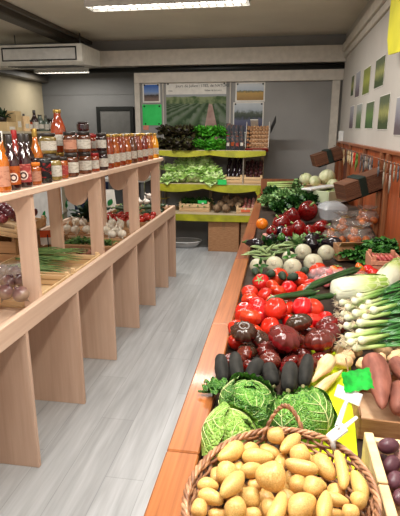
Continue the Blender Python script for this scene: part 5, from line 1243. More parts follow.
MB_ = MB(); MB_.blob(.03, .026, .026, 16, 10, .06, 1.5, 4); o = MB_.build('radish', M['radish']); q = AZ(264, 232, .83); o.location = (q.x+.01, q.y, bedz(q.x, q.y)+.03); tag(o, 'pinkish white radish at the ledge just in front of the orange', 'radish')
# ================================================================== RIGHT DISPLAY: GREENS, BAGS AND BOXES
M['bok'] = nmat('dark_bunch_leaf', (18, 50, 16), (60, 108, 44), 20, rough=.45, c3=(34, 78, 28), vary=.18)
M['bok2'] = nmat('mid_bunch_leaf', (58, 108, 50), (150, 184, 118), 26, rough=.45, vary=.15)
random.seed(31)
gl = [(268, 205, 'against the ledge'), (279, 211, 'behind the orange'), (283, 199, 'second from the ledge in the rear row'), (294, 205, 'in the middle, behind the topmost pepper'), (300, 196, 'rear middle, under the celery'), (310, 203, 'beside the clear plastic box'), (316, 195, 'touching the white box'), (272, 196, 'rear one by the ledge')]
for i, (px, py, lab) in enumerate(gl):
    y = 4.52+.045*(212-py); z = .9; p = AY(px, py+6, y); z = bedz(p.x, y)+.02
    leafy('chard_bunch', 'leafy green chard bunch, '+lab, 'chard', (p.x, y, z), 46, .125, .075, M['bok'] if i % 2 else M['bok2'], .85, 1.05, .22, 1.0, 'chard bunches', nu=5, nv=5)
for i, (px, py, lab) in enumerate([(268, 238, 'at the ledge among the first aubergines'), (298, 238, 'between the third and fourth aubergines'), (314, 235, 'under the tall red pepper')]):
    p = AZ(px, py, .87); leafy('leaf_bunch', 'loose green leaves lying '+lab, 'leaves', (p.x, p.y, bedz(p.x, p.y)+.03), 16, .10, .05, M['bok2'] if i else M['bok'], .9, .9, .15, 1.0, 'loose leaves among the aubergines', nu=5, nv=4)
# celery
M['celery'] = nmat('celery_stick', (150, 178, 96), (204, 218, 150), 10, (.3, 4, 4), .4, .4)
for k, (a, b, lab) in enumerate([((267, 190), (292, 187), 'front'), ((267, 186), (294, 183), 'rear')]):
    y = 5.72+.12*k; A = AY(a[0], a[1], y); B = AY(b[0], b[1], y); z = bedz(A.x, y)+.05+.03*k
    t = thing('celery', 'pale green celery bunch, the %s one at the far end of the counter' % lab, 'celery', ((A.x+B.x)/2, y, z)); L = (B.x-A.x)
    for q in range(8):
        a_ = q*PI/4; m = MB(); m.tube([(-L/2, .018*math.cos(a_), .018*math.sin(a_)), (0, .032*math.cos(a_), .028*math.sin(a_)), (L/2, .05*math.cos(a_), .04*math.sin(a_))], [.014, .012, .008], 8, flatz=.6); m.build('stick', M['celery'], t)
    m = MB()
    for q in range(22): leaf(m, T(L/2, .06*random.uniform(-1, 1), .05*random.uniform(-.5, 1)) @ RZ(random.uniform(-.7, .7)), .09, .05, random.uniform(-.3, .9), .8, .2, .18, q, 5, 4)
    m.build('leaves', M['bok2'], t)
# pale round cabbages at the far end
M['pcab'] = nmat('pale_cabbage_leaf', (176, 186, 132), (222, 222, 188), 14, (1, 1, .5), .45, .35, vary=.06)
random.seed(8)
for i, (px, py, r_, y, lab) in enumerate([(306, 179, 8, 5.75, 'first of the row along the far end from the celery'), (315, 181, 7, 5.62, 'small, in the middle of the far row'), (327, 177, 10, 5.7, 'largest, beneath the far paper stack'), (333, 184, 7, 5.45, 'half behind the white box'), (297, 185, 6, 5.85, 'lowest, touching the celery leaves')]):
    p = AY(px, py, y); R = .78*r_/ppm(p); t = thing('white_cabbage', 'pale round cabbage, '+lab, 'cabbage', p, 0, 'pale cabbages at the far end'); t.rotation_euler = (random.uniform(-.5, .5), random.uniform(-.5, .5), random.uniform(0, 6))
    m = MB(); m.blob(R*.96, R*.96, R*.9, 22, 14, .03, 2, i)
    for k in range(6): shell_leaf(m, R, k*2.1, .8, .2, 2.3, .01+.012*k, .01, k+i, 0, None, .9)
    m.build('head', M['pcab'], t); MB().tube([(0, 0, -R*.86), (0, 0, -R*1.05)], [R*.24, R*.22], 10).build('stump', M['stem_g'], t)
    if p.z-R > bedz(p.x, p.y)+.05: 
        pass
# wooden step that lifts the far rows
stp = thing('display_step', 'low wooden step lifting the pale cabbages at the far end of the counter', 'step', (.48, 5.72, .0))
zt_ = AY(306, 186, 5.75).z-.005
zb_ = bedz(.2, 5.5)+.0
MB().box(-.20, .27, -.36, .34, .90, zt_-.02, .004).build('step_box', M['crate_dk'], stp)
MB().box(-.205, .275, -.365, .345, zt_-.018, zt_, .003).build('step_top', M['crate'], stp)
# white polystyrene box
wbx = thing('foam_box', 'open white foam box of pale green sprouts set at an angle near the wall', 'box', (.50, 5.05, 1)); wbx.rotation_euler = (.0, 0, .92); wbx.location.z = bedz(.50, 5.05)+.045
for (x0, x1, y0, y1) in ((-.19, .19, -.13, -.11), (-.19, .19, .11, .13), (-.19, -.17, -.11, .11), (.17, .19, -.11, .11)): MB().box(x0, x1, y0, y1, 0, .115, .004, X=T(0, 0, 0)).build('side', M['white'] if y0 > 0 else flat('pale_green_print', (196, 206, 170), .5), wbx)
MB().box(-.19, .19, -.13, .13, -.012, 0, .003).build('base', M['white'], wbx)
MB().box(-.26, .24, .03, .15, .117, .135, .004).build('lid_rim', M['white'], wbx)
pile = MB(); random.seed(5)
for k in range(90): leaf(pile, wbx.matrix_basis @ T(random.uniform(-.15, .15), random.uniform(-.10, .10), random.uniform(.04, .09)) @ RZ(random.uniform(0, 6)), .05, .03, .6, 1, .3, .1, k, 3, 3)
tag(pile.build('sprout_leaves', M['celery']), 'pale green sprouts filling the white foam box', 'sprouts', None, 'stuff')
# clear plastic box
pcx = thing('plastic_box', 'cloudy clear plastic box between the chard and the near paper stack', 'box', AY(332, 214, 4.15), .3); pcx.location.z = bedz(pcx.location.x, 4.15)+.04
M['cloudy'] = film_mat('frosted_plastic', (206, 210, 214), .62)
m = MB(); m.sheet(lambda u, v: Vector(((.085+.02*u)*math.cos(2*PI*v)/max(abs(math.cos(2*PI*v)), abs(math.sin(2*PI*v)))**.85, (.07+.02*u)*math.sin(2*PI*v)/max(abs(math.cos(2*PI*v)), abs(math.sin(2*PI*v)))**.85, .085*u)), 5, 32); m.box(-.08, .08, -.065, .065, 0, .003); m.build('tub', M['cloudy'], pcx)
m = MB(); m.sheet(lambda u, v: Vector(((.108-.06*u)*math.cos(2*PI*v)/max(abs(math.cos(2*PI*v)), abs(math.sin(2*PI*v)))**.85, (.093-.05*u)*math.sin(2*PI*v)/max(abs(math.cos(2*PI*v)), abs(math.sin(2*PI*v)))**.85, .088+.055*math.sqrt(u))), 6, 32); m.box(-.05, .05, -.042, .042, .142, .145); m.build('lid', M['cloudy'], pcx)
# kraft paper stacks on wall brackets
def stack(label, A, B, w, h, y, bandu):
    A = Vector(A); B = Vector(B); L = (B-A).length; t = thing('paper_stack', label, 'paper stack', (A+B)/2); t.rotation_euler = along(B-A)
    m = MB(); nl = 9
    for k in range(nl): m.box(-L/2+.003*noise.noise(Vector((k, 1, 0))), L/2, -w/2, w/2, -h/2+h*k/nl, -h/2+h*(k+1)/nl-.0012, .0015)
    m.build('bag_stack', M['kraft'], t)['label'] = 'stack of folded brown paper bags'
    xb = L*(bandu-.5); e = .006; m = MB(); bw = .028
    for (y0, y1, z0, z1) in ((-w/2-e, w/2+e, h/2, h/2+e*1.5), (-w/2-e, w/2+e, -h/2-e*1.5, -h/2), (-w/2-e*1.5, -w/2-e*.0, -h/2-e, h/2+e), (w/2, w/2+e*1.5, -h/2-e, h/2+e)): m.box(xb-bw, xb+bw, y0, y1, z0, z1, .002)
    m.build('strap', M['dark_green_strap'], t)
    m = MB(); m.box(-L/2+.03, L/2+.02, -w/2+.02, w/2-.02, -h/2-.018, -h/2-.010, .003); m.build('support_bracket', M['black'], t)
    return t
yy = 3.72; stack('near stack of brown paper bags held by a dark strap on the right wall', AY(340, 192, yy-.05), AY(384, 176, yy+.08), .16, .125, yy, .40)
yy = 5.75; stack('far stack of brown paper bags held by a dark strap on the right wall', AY(313, 161, yy), AY(340, 152, yy+.05), .20, .13, yy, .55)
# cellophane bags with oranges and carrots
M['cello'] = film_mat('crinkled_cellophane', (150, 140, 132), .34)
M['carrot'] = nmat('carrot_skin', (206, 96, 36), (230, 134, 64), 20, rough=.4, vary=.12)
clem = MB(); clem.blob(.032, .032, .028, 16, 10, .04, 1.5, 2); clem = clem.mesh('clementine', M['carrot'])
def cello(label, px, py, y, kind, R, i0):
    p = AY(px, py, y); z = bedz(p.x, y)+.004; random.seed(i0)
    base = Vector((p.x, y, max(z, p.z-R*.9)))
    its = [mk(base+Vector((.045*math.cos(k*2.1)*(k > 0), .045*math.sin(k*2.1)*(k > 0), .035+.03*(k > 3))), [((0, 0, 0), .030)]) for k in range(5)]
    relax(its, 40, base.z+.004)
    for k, it in enumerate(its): tag(link('clementine', clem, None, it['p'], (random.random()*3, random.random()*3, 0), .95), 'orange clementine, %s in the %s' % (['middle one', 'front one', 'wall side one', 'ledge side one', 'upper one', 'topmost one'][k], kind), 'clementine', 'clementines in the '+kind)
    t = thing('cellophane_bag', label, 'bag', base)
    m = MB()
    def fn(u, v):
        a = 2*PI*v; r_ = R*(math.sin(PI*min(.98, .06+u*.92))**.7)*(1+.16*noise.noise(Vector((u*6, 2.4*math.cos(a), 2.4*math.sin(a)+i0)))) if u < .8 else R*(.30+.5*(u-.8)/.2)*(1+.3*math.sin(9*a))
        return Vector((r_*math.cos(a), r_*math.sin(a), R*1.55*u))
    m.sheet(fn, 20, 30); m.build('bag_film', M['cello'], t)
    MB().tube([(R*.36*math.cos(k*PI/8), R*.36*math.sin(k*PI/8), R*1.55*.79) for k in range(17)], .003, 6, cap=False).build('tie', M['lid_g'], t)
cello('crinkled cellophane bag of orange fruit just in front of the clear plastic box', 346, 222, 3.75, 'cellophane bag by the plastic box', .105, 3)
cello('small cellophane bag of orange fruit next to the red peppers', 334, 234, 3.48, 'cellophane bag by the peppers', .085, 5)
cello('cellophane bag of orange fruit nearest the wall board', 358, 232, 3.42, 'cellophane bag by the wall', .10, 7)
cello('cellophane bag lying between the near paper stack and the wall', 366, 214, 3.72, 'cellophane bag under the paper stack', .09, 9)
# small open brown carton
t = thing('carton', 'small open brown carton between the turnip and the parsley', 'carton', AY(346, 253, 3.12), .25); t.location.z = bedz(t.location.x, 3.12)+.012
for (x0, x1, y0, y1) in ((-.07, .07, -.05, -.046), (-.07, .07, .046, .05), (-.07, -.066, -.046, .046), (.066, .07, -.046, .046)): MB().box(x0, x1, y0, y1, 0, .10, .001).build('side', M['card'], t)
MB().box(-.066, .066, -.046, .046, 0, .004, .001).build('base', M['card'], t); MB().box(-.07, .07, -.004, 0, 0, .05, .001, X=T(0, -.05, .1) @ RX(.9)).build('flap', M['card'], t)
# parsley
M['pars'] = nmat('parsley_leaf', (24, 66, 20), (86, 142, 58), 24, rough=.5, c3=(46, 104, 34))
def parsley(label, px, py, y, S, n, i0, z0=None):
    p = AY(px, py, y); random.seed(i0); z = bedz(p.x, y)+.004 if z0 is None else z0
    t = thing('parsley_bunch', label, 'parsley', (p.x, y, z), 0, None); m = MB(); s_ = MB()
    for k in range(n):
        a = random.uniform(0, 2*PI); r_ = random.random()**.5; c = Vector((S*r_*math.cos(a), S*.75*r_*math.sin(a), .02+S*.75*(1-.6*r_)*random.uniform(.35, 1)))
        s_.tube([(0, 0, .006), c*.5+Vector((0, 0, .01)), c], [.002, .0018, .0012], 5)
        for q in range(5): leaf(m, T(*c) @ RZ(a+(q-2)*.75) @ RY(random.uniform(-.4, .5)), .046, .034, .3, .7, .2, .2, q+k, 4, 4)
    m.build('leaves', M['pars'], t); s_.build('stalks', M['stem_g'], t)
parsley('dark green parsley bunch at the wooden wall board', 383, 247, 3.16, .15, 70, 3)
parsley('dark green parsley bunch next to the brown carton', 360, 252, 3.06, .12, 60, 4)
parsley('flat parsley bunch hanging toward the pink crate', 372, 254, 3.10, .13, 55, 6)
parsley('parsley bunch at the wall, farthest along the counter', 396, 240, 3.22, .14, 60, 8)
# net bag of radishes, bag of peppers, pink crate
netm = nmat('red_net', (196, 60, 66), (222, 150, 146), 60, rough=.5)
M['net'] = film_mat('clear_bag', (232, 220, 218), .22)
def filled(nameb, label, px, py, y, R, col, vname, vlabel, vcat, mesh, n, sc, i0):
    p = AY(px, py, y); z = bedz(p.x, y)+.008; random.seed(i0)
    its = [mk((p.x+random.uniform(-1, 1)*R*.8, y+random.uniform(-1, 1)*R*.5, z+.03+.02*(k % 2)), [((0, 0, 0), sc)]) for k in range(n)]
    relax(its, 60, z+.002)
    for k, it in enumerate(its): tag(link(vname, mesh, None, it['p'], (random.random()*6, random.random()*6, 0), 1), vlabel % ORD[k], vcat, vcat+' in the '+label[:34])
    t = thing(nameb, label, 'bag', (p.x, y, z)); m = MB()
    m.sheet(lambda u, v: Vector((R*1.35*math.sin(PI*min(.98, .04+.94*u))**.6*math.cos(2*PI*v)*(1+.1*noise.noise(Vector((u*7, math.cos(2*PI*v)*2, i0)))), R*.95*math.sin(PI*min(.98, .04+.94*u))**.6*math.sin(2*PI*v)*(1+.1*noise.noise(Vector((u*7, math.sin(2*PI*v)*2, i0)))), .105*u-.004)), 14, 26); m.build('bag_film', col, t)
rd2 = MB(); rd2.blob(.024, .022, .022, 14, 10, .06, 1.5, 4); rd2 = rd2.mesh('red_radish', nmat('red_radish_skin', (164, 36, 48), (216, 120, 120), 10, rough=.3, coat=.3))
filled('plastic_bag', 'clear bag of small red radishes between turnips and cabbage', 327, 271, 2.62, .075, M['net'], 'red_radish', 'small red radish, %s in the clear bag beside the turnips', 'radish', rd2, 11, .023, 3)
pp2 = MB(); pp2.blob(.045, .026, .026, 16, 10, .12, 1.8, 2); pp2 = pp2.mesh('sweet_pepper', nmat('sweet_pepper_skin', (196, 40, 22), (226, 120, 36), 16, rough=.2, coat=.5, vary=.1))
filled('plastic_bag', 'clear bag of red and yellow sweet peppers behind the chinese cabbage', 350, 268, 2.60, .095, M['net'], 'sweet_pepper', 'small red and yellow sweet pepper, %s in the bag behind the cabbage', 'sweet pepper', pp2, 9, .034, 5)
tomR = [(366, 270, 'behind the tip of the chinese cabbage'), (372, 274, 'beside the tip of the chinese cabbage')]
for k, (px, py, lab) in enumerate(tomR):
    p = AZ(px, py, .85); o = link('red_tomato', TRm[k], None, p, (.3, .2, k), .036); tag(o, 'lone red tomato lying '+lab, 'tomato')
pk = crate('wooden_crate', 'reddish wooden crate edge in front of the parsley by the wall', 'crate', (.625, 2.86, 0), .17, .19, .085, 0, mats=flat('pinkish_crate_wood', (206, 140, 112), .6)); pk.location.z = bedz(pk.location.x, pk.location.y)+.035
rb_ = MB(); rb_.tube([(-.11, 0, 0), (0, .012, .005), (.11, 0, 0)], [.010, .012, .009], 9); rb_ = rb_.mesh('rhubarb_stick', nmat('rhubarb_skin', (150, 40, 48), (200, 110, 96), 12, (.3, 3, 3), .4))
for k in range(10): o = link('rhubarb_stick', rb_, None, pk.location+Vector((-.056+.028*(k % 5), random.uniform(-.004, .004), .045+.026*(k//5))), (0, 0, PI/2+random.uniform(-.03, .03)), (.68, .9, .9)); tag(o, 'red rhubarb stick, %s from the cabbage in the %s layer of the reddish crate' % (ORD[k % 5], ['lower', 'upper'][k//5]), 'rhubarb', 'rhubarb sticks')
# chinese cabbages
def napa_mat():
    s = NT('chinese_cabbage_leaf'); v = s.map(); x = s.sep(v)[0]; vo = s.n('ShaderNodeTexVoronoi', feature='DISTANCE_TO_EDGE'); vo.inputs['Scale'].default_value = 42; s.l(s.map((.45, 1, 1)), vo.inputs['Vector'])
    f = s.math('ADD', s.math('MULTIPLY', x, 4.2), s.math('MULTIPLY', s.noise(v, 14, 3), .45))
    c = s.ramp(f, [(-.0, (216, 216, 192)), (.22, (204, 212, 160)), (.48, (170, 190, 98)), (.8, (120, 150, 54))])
    c = s.mix(s.math('MULTIPLY', s.ramp(vo.outputs['Distance'], [(0, (255, 255, 255)), (.10, (0, 0, 0))]), s.math('MULTIPLY', s.ramp(f, [(.2, (0, 0, 0)), (.5, (255, 255, 255))]), .6)), c, lin((236, 238, 200)))
    s.bump(s.ramp(vo.outputs['Distance'], [(0, (0, 0, 0)), (.3, (255, 255, 255))]), .25, .004)
    return s.fin(c, .42, .4, .1)
M['napa'] = napa_mat()
def napa(label, A, B, R, i0, roll=0):
    A = Vector(A); B = Vector(B); L = (B-A).length; t = thing('chinese_cabbage', label, 'cabbage', (A+B)/2); t.rotation_euler = along(B-A, roll); random.seed(i0)
    def rad(u): return R*(.60+.40*math.sin(PI*min(1, .1+.80*u)))*(1 if u < .9 else math.sqrt(max(.02, 1-((u-.9)/.12)**2)))*(1 if u > .05 else math.sqrt(max(.1, 1-(1-u/.05)**2)))
    m = MB(); m.tube([(L*(u/16-.5), 0, 0) for u in range(17)], [rad(u/16)*.95 for u in range(17)], 22); m.build('heart', M['napa'], t)
    for k in range(6):
        az = k*2.4+i0; m = MB()
        def fn(u, v):
            q = 2*v-1; w = (.75+.35*math.sin(PI*u)); ph = az+q*w; ed = max(abs(q)**3, max(0, (u-.82)/.18)**2); r_ = rad(min(u, .9))*(1+.02*k+.05*ed)+R*.045*ed*math.sin(10*q+14*u+k)+R*.05*math.cos(q*1.4)*(1-u)
            return Vector((L*(.97*u-.49)+R*.12*ed, r_*math.cos(ph), r_*math.sin(ph)))
        m.sheet(fn, 18, 14); m.build('wrapper_leaf', M['napa'], t)
    return t
napa('chinese cabbage with a white base lying between cucumbers and spring onions', AZ(331, 292, .855)+Vector((0, 0, 0)), AZ(384, 286, .875), .062, 1)
napa('second chinese cabbage against the edge of the reddish crate', AZ(380, 288, .87), AZ(399, 266, .89), .055, 3)
# spring onions
def so_mat():
    s = NT('spring_onion_stem'); x = s.sep(s.map())[0]; f = s.math('ADD', s.math('MULTIPLY', x, 4.0), s.math('MULTIPLY', s.noise(s.map((.4, 3, 3)), 20, 2), .2))
    return s.fin(s.ramp(f, [(.05, (226, 224, 208)), (.32, (200, 212, 146)), (.6, (128, 166, 78)), (.95, (60, 118, 48))]), .32, .45, .25)
M['so'] = so_mat(); M['so_leaf'] = nmat('spring_onion_leaf', (22, 74, 26), (66, 128, 56), 14, (.3, 4, 4), .35, .45, .2, vary=.15); M['so_root'] = nmat('onion_root_hair', (206, 186, 150), (232, 218, 190), 30, rough=.7)
def spring_onion(label, A, B, r_, i0, group):
    A = Vector(A); B = Vector(B); L = (B-A).length; random.seed(i0); t = thing('spring_onion', label, 'spring onion', A, 0, group); t.rotation_euler = along(B-A)
    m = MB(); m.tube([(0, 0, 0), (.006, 0, 0), (.016, 0, 0), (.028, 0, 0), (.042, 0, 0), (.07, 0, 0), (L*.55, .002, .002), (L*.72, .0, .004)], [r_*.4, r_*1.5, r_*1.9, r_*1.6, r_*1.05, r_*.92, r_*.9, r_*.75], 12); m.build('bulb_and_stem', M['so'], t)
    for k in range(3):
        m = MB(); dy = .020*(k-1)+random.uniform(-.01, .01); x0 = L*.62; m.tube([(x0, 0, .003), (x0+.08, dy*.6, .008+.004*k), (x0+.18, dy*2, .012+.006*k), (x0+.25, dy*3.0, .0+.004*k)], [r_*.6, r_*.72, r_*.55, r_*.12], 8, flatz=.6); m.build('green_leaf', M['so_leaf'], t)
    m = MB()
    for k in range(20):
        d = Vector((-1, random.uniform(-1.2, 1.2), random.uniform(-.8, .8))).normalized(); l = random.uniform(.02, .045); m.tube([(.001, 0, 0), d*l*.5+Vector((0, 0, random.uniform(-.004, .004))), d*l+Vector((0, random.uniform(-.01, .01), -.006))], [.0009, .0008, .0004], 4)
    m.build('roots', M['so_root'], t); return t
sol = [((352, 302), (400, 289), .885, 'topmost, with the roundest bulb'), ((360, 309), (404, 298), .90, 'on top, second from the cabbage'), ((352, 314), (402, 306), .895, 'on top, in the middle of the bunch'), ((362, 318), (405, 312), .88, 'on top, below the middle one'), ((356, 323), (404, 322), .870, 'low, in the front of the rear bunch'), ((345, 308), (398, 296), .862, 'low, behind the topmost'), ((366, 304), (410, 290), .868, 'low, against the cabbage'), ((344, 318), (400, 313), .85, 'lowest, with roots over the tomatoes'), ((348, 310), (400, 303), .838, 'hidden low in the middle of the rear bunch'), ((357, 297), (404, 285), .895, 'uppermost, right beside the cabbage tip'), ((340, 314), (396, 318), .832, 'low, with its bulb against the dark tomatoes'), ((370, 311), (410, 303), .905, 'short one lying over the others'), ((343, 326), (398, 326), .845, 'low, just over the front bunch'), ((339, 303), (394, 301), .845, 'low, with its bulb under the cabbage')]
for i, (a, b, z, lab) in enumerate(sol): spring_onion('spring onion of the rear bunch, '+lab, AZ(*a, z), AZ(*b, z+.01), .0098, i, 'spring onions in the rear bunch')
sol2 = [((345, 337), (398, 330), .86, 'topmost'), ((347, 343), (400, 338), .85, 'second from the top'), ((352, 348), (402, 346), .835, 'nearest the beige roots'), ((356, 333), (404, 325), .84, 'rear one, touching the rear bunch'), ((350, 340), (402, 334), .82, 'lowest'), ((341, 345), (396, 343), .83, 'with its bulb nearest the dark tomatoes'), ((358, 341), (404, 333), .865, 'short one on top')]
for i, (a, b, z, lab) in enumerate(sol2): spring_onion('spring onion of the front bunch, '+lab, AZ(*a, z), AZ(*b, z+.005), .0092, 40+i, 'spring onions in the front bunch')
# jerusalem artichokes
M['arti'] = nmat('beige_tuber_skin', (196, 154, 108), (232, 200, 158), 14, rough=.55, vary=.07)
am_ = []
for s_ in range(3):
    m = MB(); m.blob(1.4, 1, .95, 22, 14, .22, 1.4, s_*3+1); am_.append(m.mesh('tuber', M['arti']))
its = []
for px, py, r_ in ((346, 362, 9), (358, 357, 9), (370, 352, 9), (383, 351, 11), (395, 358, 9), (352, 352, 8), (364, 362, 8), (377, 362, 8), (392, 349, 8), (402, 352, 9)):
    p = AZ(px, py, .80); it = mk(p, [((0, 0, 0), r_/ppm(p))]); it['r'] = r_/ppm(p); its.append(it)
relax(its, 60, .775, .5, .03)
tl = ['nearest the lime paper', 'second from the lime paper', 'third from the lime paper', 'large round one behind the big sweet potato', 'one beyond the sweet potato top', 'rear one under the onion bulbs', 'front one against the cardboard tray', 'front one half behind the sweet potato', 'rear one under the onion leaves', 'last one of the rear row']
for i, it in enumerate(its): tag(link('jerusalem_artichoke', am_[i % 3], None, it['p'], (random.random(), random.random()*.5, random.random()*6), it['r']*.85), 'beige knobbly tuber below the spring onions, '+tl[i], 'tuber', 'beige tubers')
# cardboard tray with sweet potatoes
ctb = thing('cardboard_tray', 'cardboard tray of sweet potatoes with its corner beside the green card', 'tray', (.395, 1.335, .772), -.05)
for (x0, x1, y0, y1, h0) in ((-.145, -.139, -.13, .13, .075), (-.139, .20, -.13, -.124, .065), (-.139, .20, .124, .13, .075), (.194, .20, -.124, .124, .075)): MB().box(x0, x1, y0, y1, 0, h0, .0015).build('side', M['card'], ctb)
MB().box(-.139, .194, -.124, .124, 0, .004, .001).build('base', M['card_pink'], ctb)
MB().box(-.045, .012, -.004, 0, 0, .10, .001, X=T(-.152, .09, .06) @ RZ(PI/2) @ RX(-.25)).build('corner_flap', M['card_pink'], ctb)
M['sweetp'] = nmat('sweet_potato_skin', (108, 60, 48), (150, 92, 76), 16, (.6, 2, 2), .6, .35, bump=.35, vary=.08)
for i, (a, b, z1, z2, pr, lab) in enumerate([((373, 357), (384, 411), .90, .845, [.030, .040, .040, .036, .028, .018, .008], 'big reddish sweet potato tapering down beside the green card'), ((391, 360), (412, 385), .87, .85, [.025, .034, .036, .030, .018], 'sweet potato behind the big one, pointing to the wall'), ((398, 382), (396, 412), .855, .83, [.022, .032, .034, .028, .016], 'smaller sweet potato low in the tray beside the big one'), ((420, 375), (416, 405), .83, .82, [.02, .03, .032, .026, .014], 'sweet potato at the wall side of the tray')]):
    A, B = seg(a, b, z1, z2); rootveg('sweet_potato', lab, 'sweet potato', A, B, pr, M['sweetp'], None, None, i+11, 20, .03)
# wooden crate of purple potatoes
pc_ = thing('wooden_crate', 'pale wooden crate of purple potatoes beside the wicker basket', 'crate', (.385, .915, .768), .0)
LX, LY, HH = .30, .36, .105
MB().box(-LX/2, -LX/2+.022, -LY/2, -.002, 0, HH, .002).build('side_slat', M['crate'], pc_); MB().box(-LX/2, -LX/2+.022, .002, LY/2, 0, HH+.002, .002).build('side_slat', M['crate'], pc_)
MB().box(LX/2-.02, LX/2, -LY/2, LY/2, 0, HH, .002).build('side_slat', M['crate'], pc_)
for sy in (-1, 1): MB().box(-LX/2+.024, LX/2-.022, sy*LY/2-(.018 if sy > 0 else 0), sy*LY/2+(.018 if sy < 0 else 0), .0, HH-.01, .002).build('end_board', M['crate'], pc_)
MB().box(-LX/2+.024, LX/2-.022, -LY/2+.02, LY/2-.02, 0, .01, .001).build('base_board', M['crate_dk'], pc_)
M['ppot'] = nmat('purple_potato_skin', (58, 28, 38), (112, 66, 76), 16, rough=.45, coat=.15, c3=(84, 44, 56), vary=.2)
M['ppot2'] = nmat('pinkish_potato_skin', (150, 96, 96), (196, 150, 142), 16, rough=.5, vary=.1)
pmesh = []
for s_ in range(3):
    m = MB(); m.blob(1.35, 1, .92, 22, 14, .08, 1.2, s_*2+1); pmesh.append(m.mesh('purple_potato', [M['ppot'], M['ppot'], M['ppot2']][s_]))
its = []; random.seed(44)
pq = [(379, 434, 8, 1), (382, 447, 8.5, 2), (385, 463, 9, 2), (388, 479, 8.5, 2), (391, 495, 8.5, 2), (395, 435, 9, 2), (398, 449, 9, 2), (401, 464, 9, 2), (404, 480, 9, 2), (407, 496, 9, 2), (390, 455, 8, 0), (394, 471, 8, 0), (397, 487, 8, 0), (388, 440, 8, 0)]
for px, py, r_, ly in pq:
    p = AZ(px, py, .81+.022*ly); it = mk(p, [((0, 0, 0), r_/ppm(p)*1.05)]); it['r'] = r_/ppm(p)*1.05; its.append(it)
for rep in range(6):
    relax(its, 20, .782, .5, .03)
    for it in its: it['p'].x = max(it['p'].x, .385-LX/2+.024+it['r']*1.1); it['p'].y = max(.915-LY/2+.045, min(.915+LY/2-.05, it['p'].y)); it['p'].x = min(it['p'].x, .385+LX/2-.05)
relax(its, 20, .782, .8, 0)
nm = ['first along the slat from the far corner', 'second along the slat from the far corner', 'third along the slat from the far corner', 'fourth along the slat from the far corner', 'fifth along the slat from the far corner', 'dark one against the far board', 'pale pinkish one in the second column', 'third in the second column from the far board', 'fourth in the second column from the far board', 'fifth in the second column from the far board', 'low one behind the second and third at the slat', 'low one behind the third and fourth at the slat', 'low one behind the fourth and fifth at the slat', 'low one in the far corner gap']
for i, it in enumerate(its):
    o = link('purple_potato', pmesh[2] if i in (6,) else pmesh[i % 2], None, it['p'], (random.random()*6, random.uniform(-.4, .4), random.random()*6), it['r']*.84); tag(o, 'purple potato in the pale crate, '+nm[i], 'potato', 'purple potatoes in the crate')
# green card in its white clip holder
pcl = thing('card_holder', 'white clip on the basket rim whose stem holds up a bright green card', 'card holder', (.20, 1.33, .772))
c0 = AZ(352, 378, .93); loc = pcl.location
def L_(v): return Vector(v)-Vector(loc)
foot = AZ(337, 431, .925)
tg0 = AZ(348, 396, .905); d_ = (AZ(360, 403, .905)-AZ(336, 393, .905)).normalized()
n_ = Vector((d_.y, -d_.x, .55)).normalized(); u_ = n_.cross(d_).normalized(); u_ = u_ if u_.z > 0 else -u_
def plate(mb, c, w, h, t_, mat=0):
    R_ = Matrix((d_, u_, n_)).transposed().to_4x4(); return mb.box(-w/2, w/2, -h/2, h/2, -t_/2, t_/2, min(.003, t_*.3), mat, T(*L_(c)) @ R_)
ctop = tg0+u_*.030
m = MB(); plate(m, tg0+u_*.002, .074, .034, .006); m.build('clip_plate', M['white'], pcl)
m = MB()
def cardf(u, v):
    e = 1+.10*math.sin(17*v)*(abs(2*u-1) > .8)+.0; a_, b_ = .080*(u-.5)+.0012*math.sin(19*v+1), .056*(v-.5)+.0016*math.sin(23*u)*abs(2*v-1); q = ctop+d_*(.012+a_*.85-b_*.5)+u_*(.018+a_*.5+b_*.85)+n_*(.0045+.003*math.sin(5*u)); return L_(q)
m.sheet(cardf, 22, 18); m.build('card', M['bright_green'], pcl)
m = MB(); m.tube([L_(tg0-u_*.014-n_*.002), L_(tg0.lerp(foot, .5)+Vector((0, 0, .006))), L_(foot+Vector((0, 0, .012))), L_(foot)], [.0055, .006, .006, .006], 10); m.build('stem', M['white'], pcl)
# white peg clip on the basket rim
wc = pcl; loc2 = Vector(pcl.location); a_ = AZ(332, 437, .915); b_ = AZ(357, 417, .95); c_ = AZ(334, 450, .88)
dd = (b_-a_).normalized(); sd = dd.cross(Vector((0, -.7, .7))).normalized(); nn = dd.cross(sd)
Rm = Matrix((dd, sd, nn)).transposed().to_4x4(); Lc = (b_-a_).length
m = MB(); m.box(-.010, .040, -.012, .012, -.005, .005, .004, 0, T(*(a_-loc2)) @ Rm); m.build('upper_jaw', M['white'], wc)
m = MB(); dn = (c_-a_).normalized(); m.tube([a_-loc2-dn*.005, a_.lerp(c_, .5)-loc2, c_-loc2], [.011, .014, .012], 8, flatz=.45); m.build('lower_jaw', M['white'], wc)
m = MB(); m.tube([a_-loc2+dd*.02, b_-loc2], [.008, .005], 8, flatz=.5); m.build('lever', M['white'], wc)

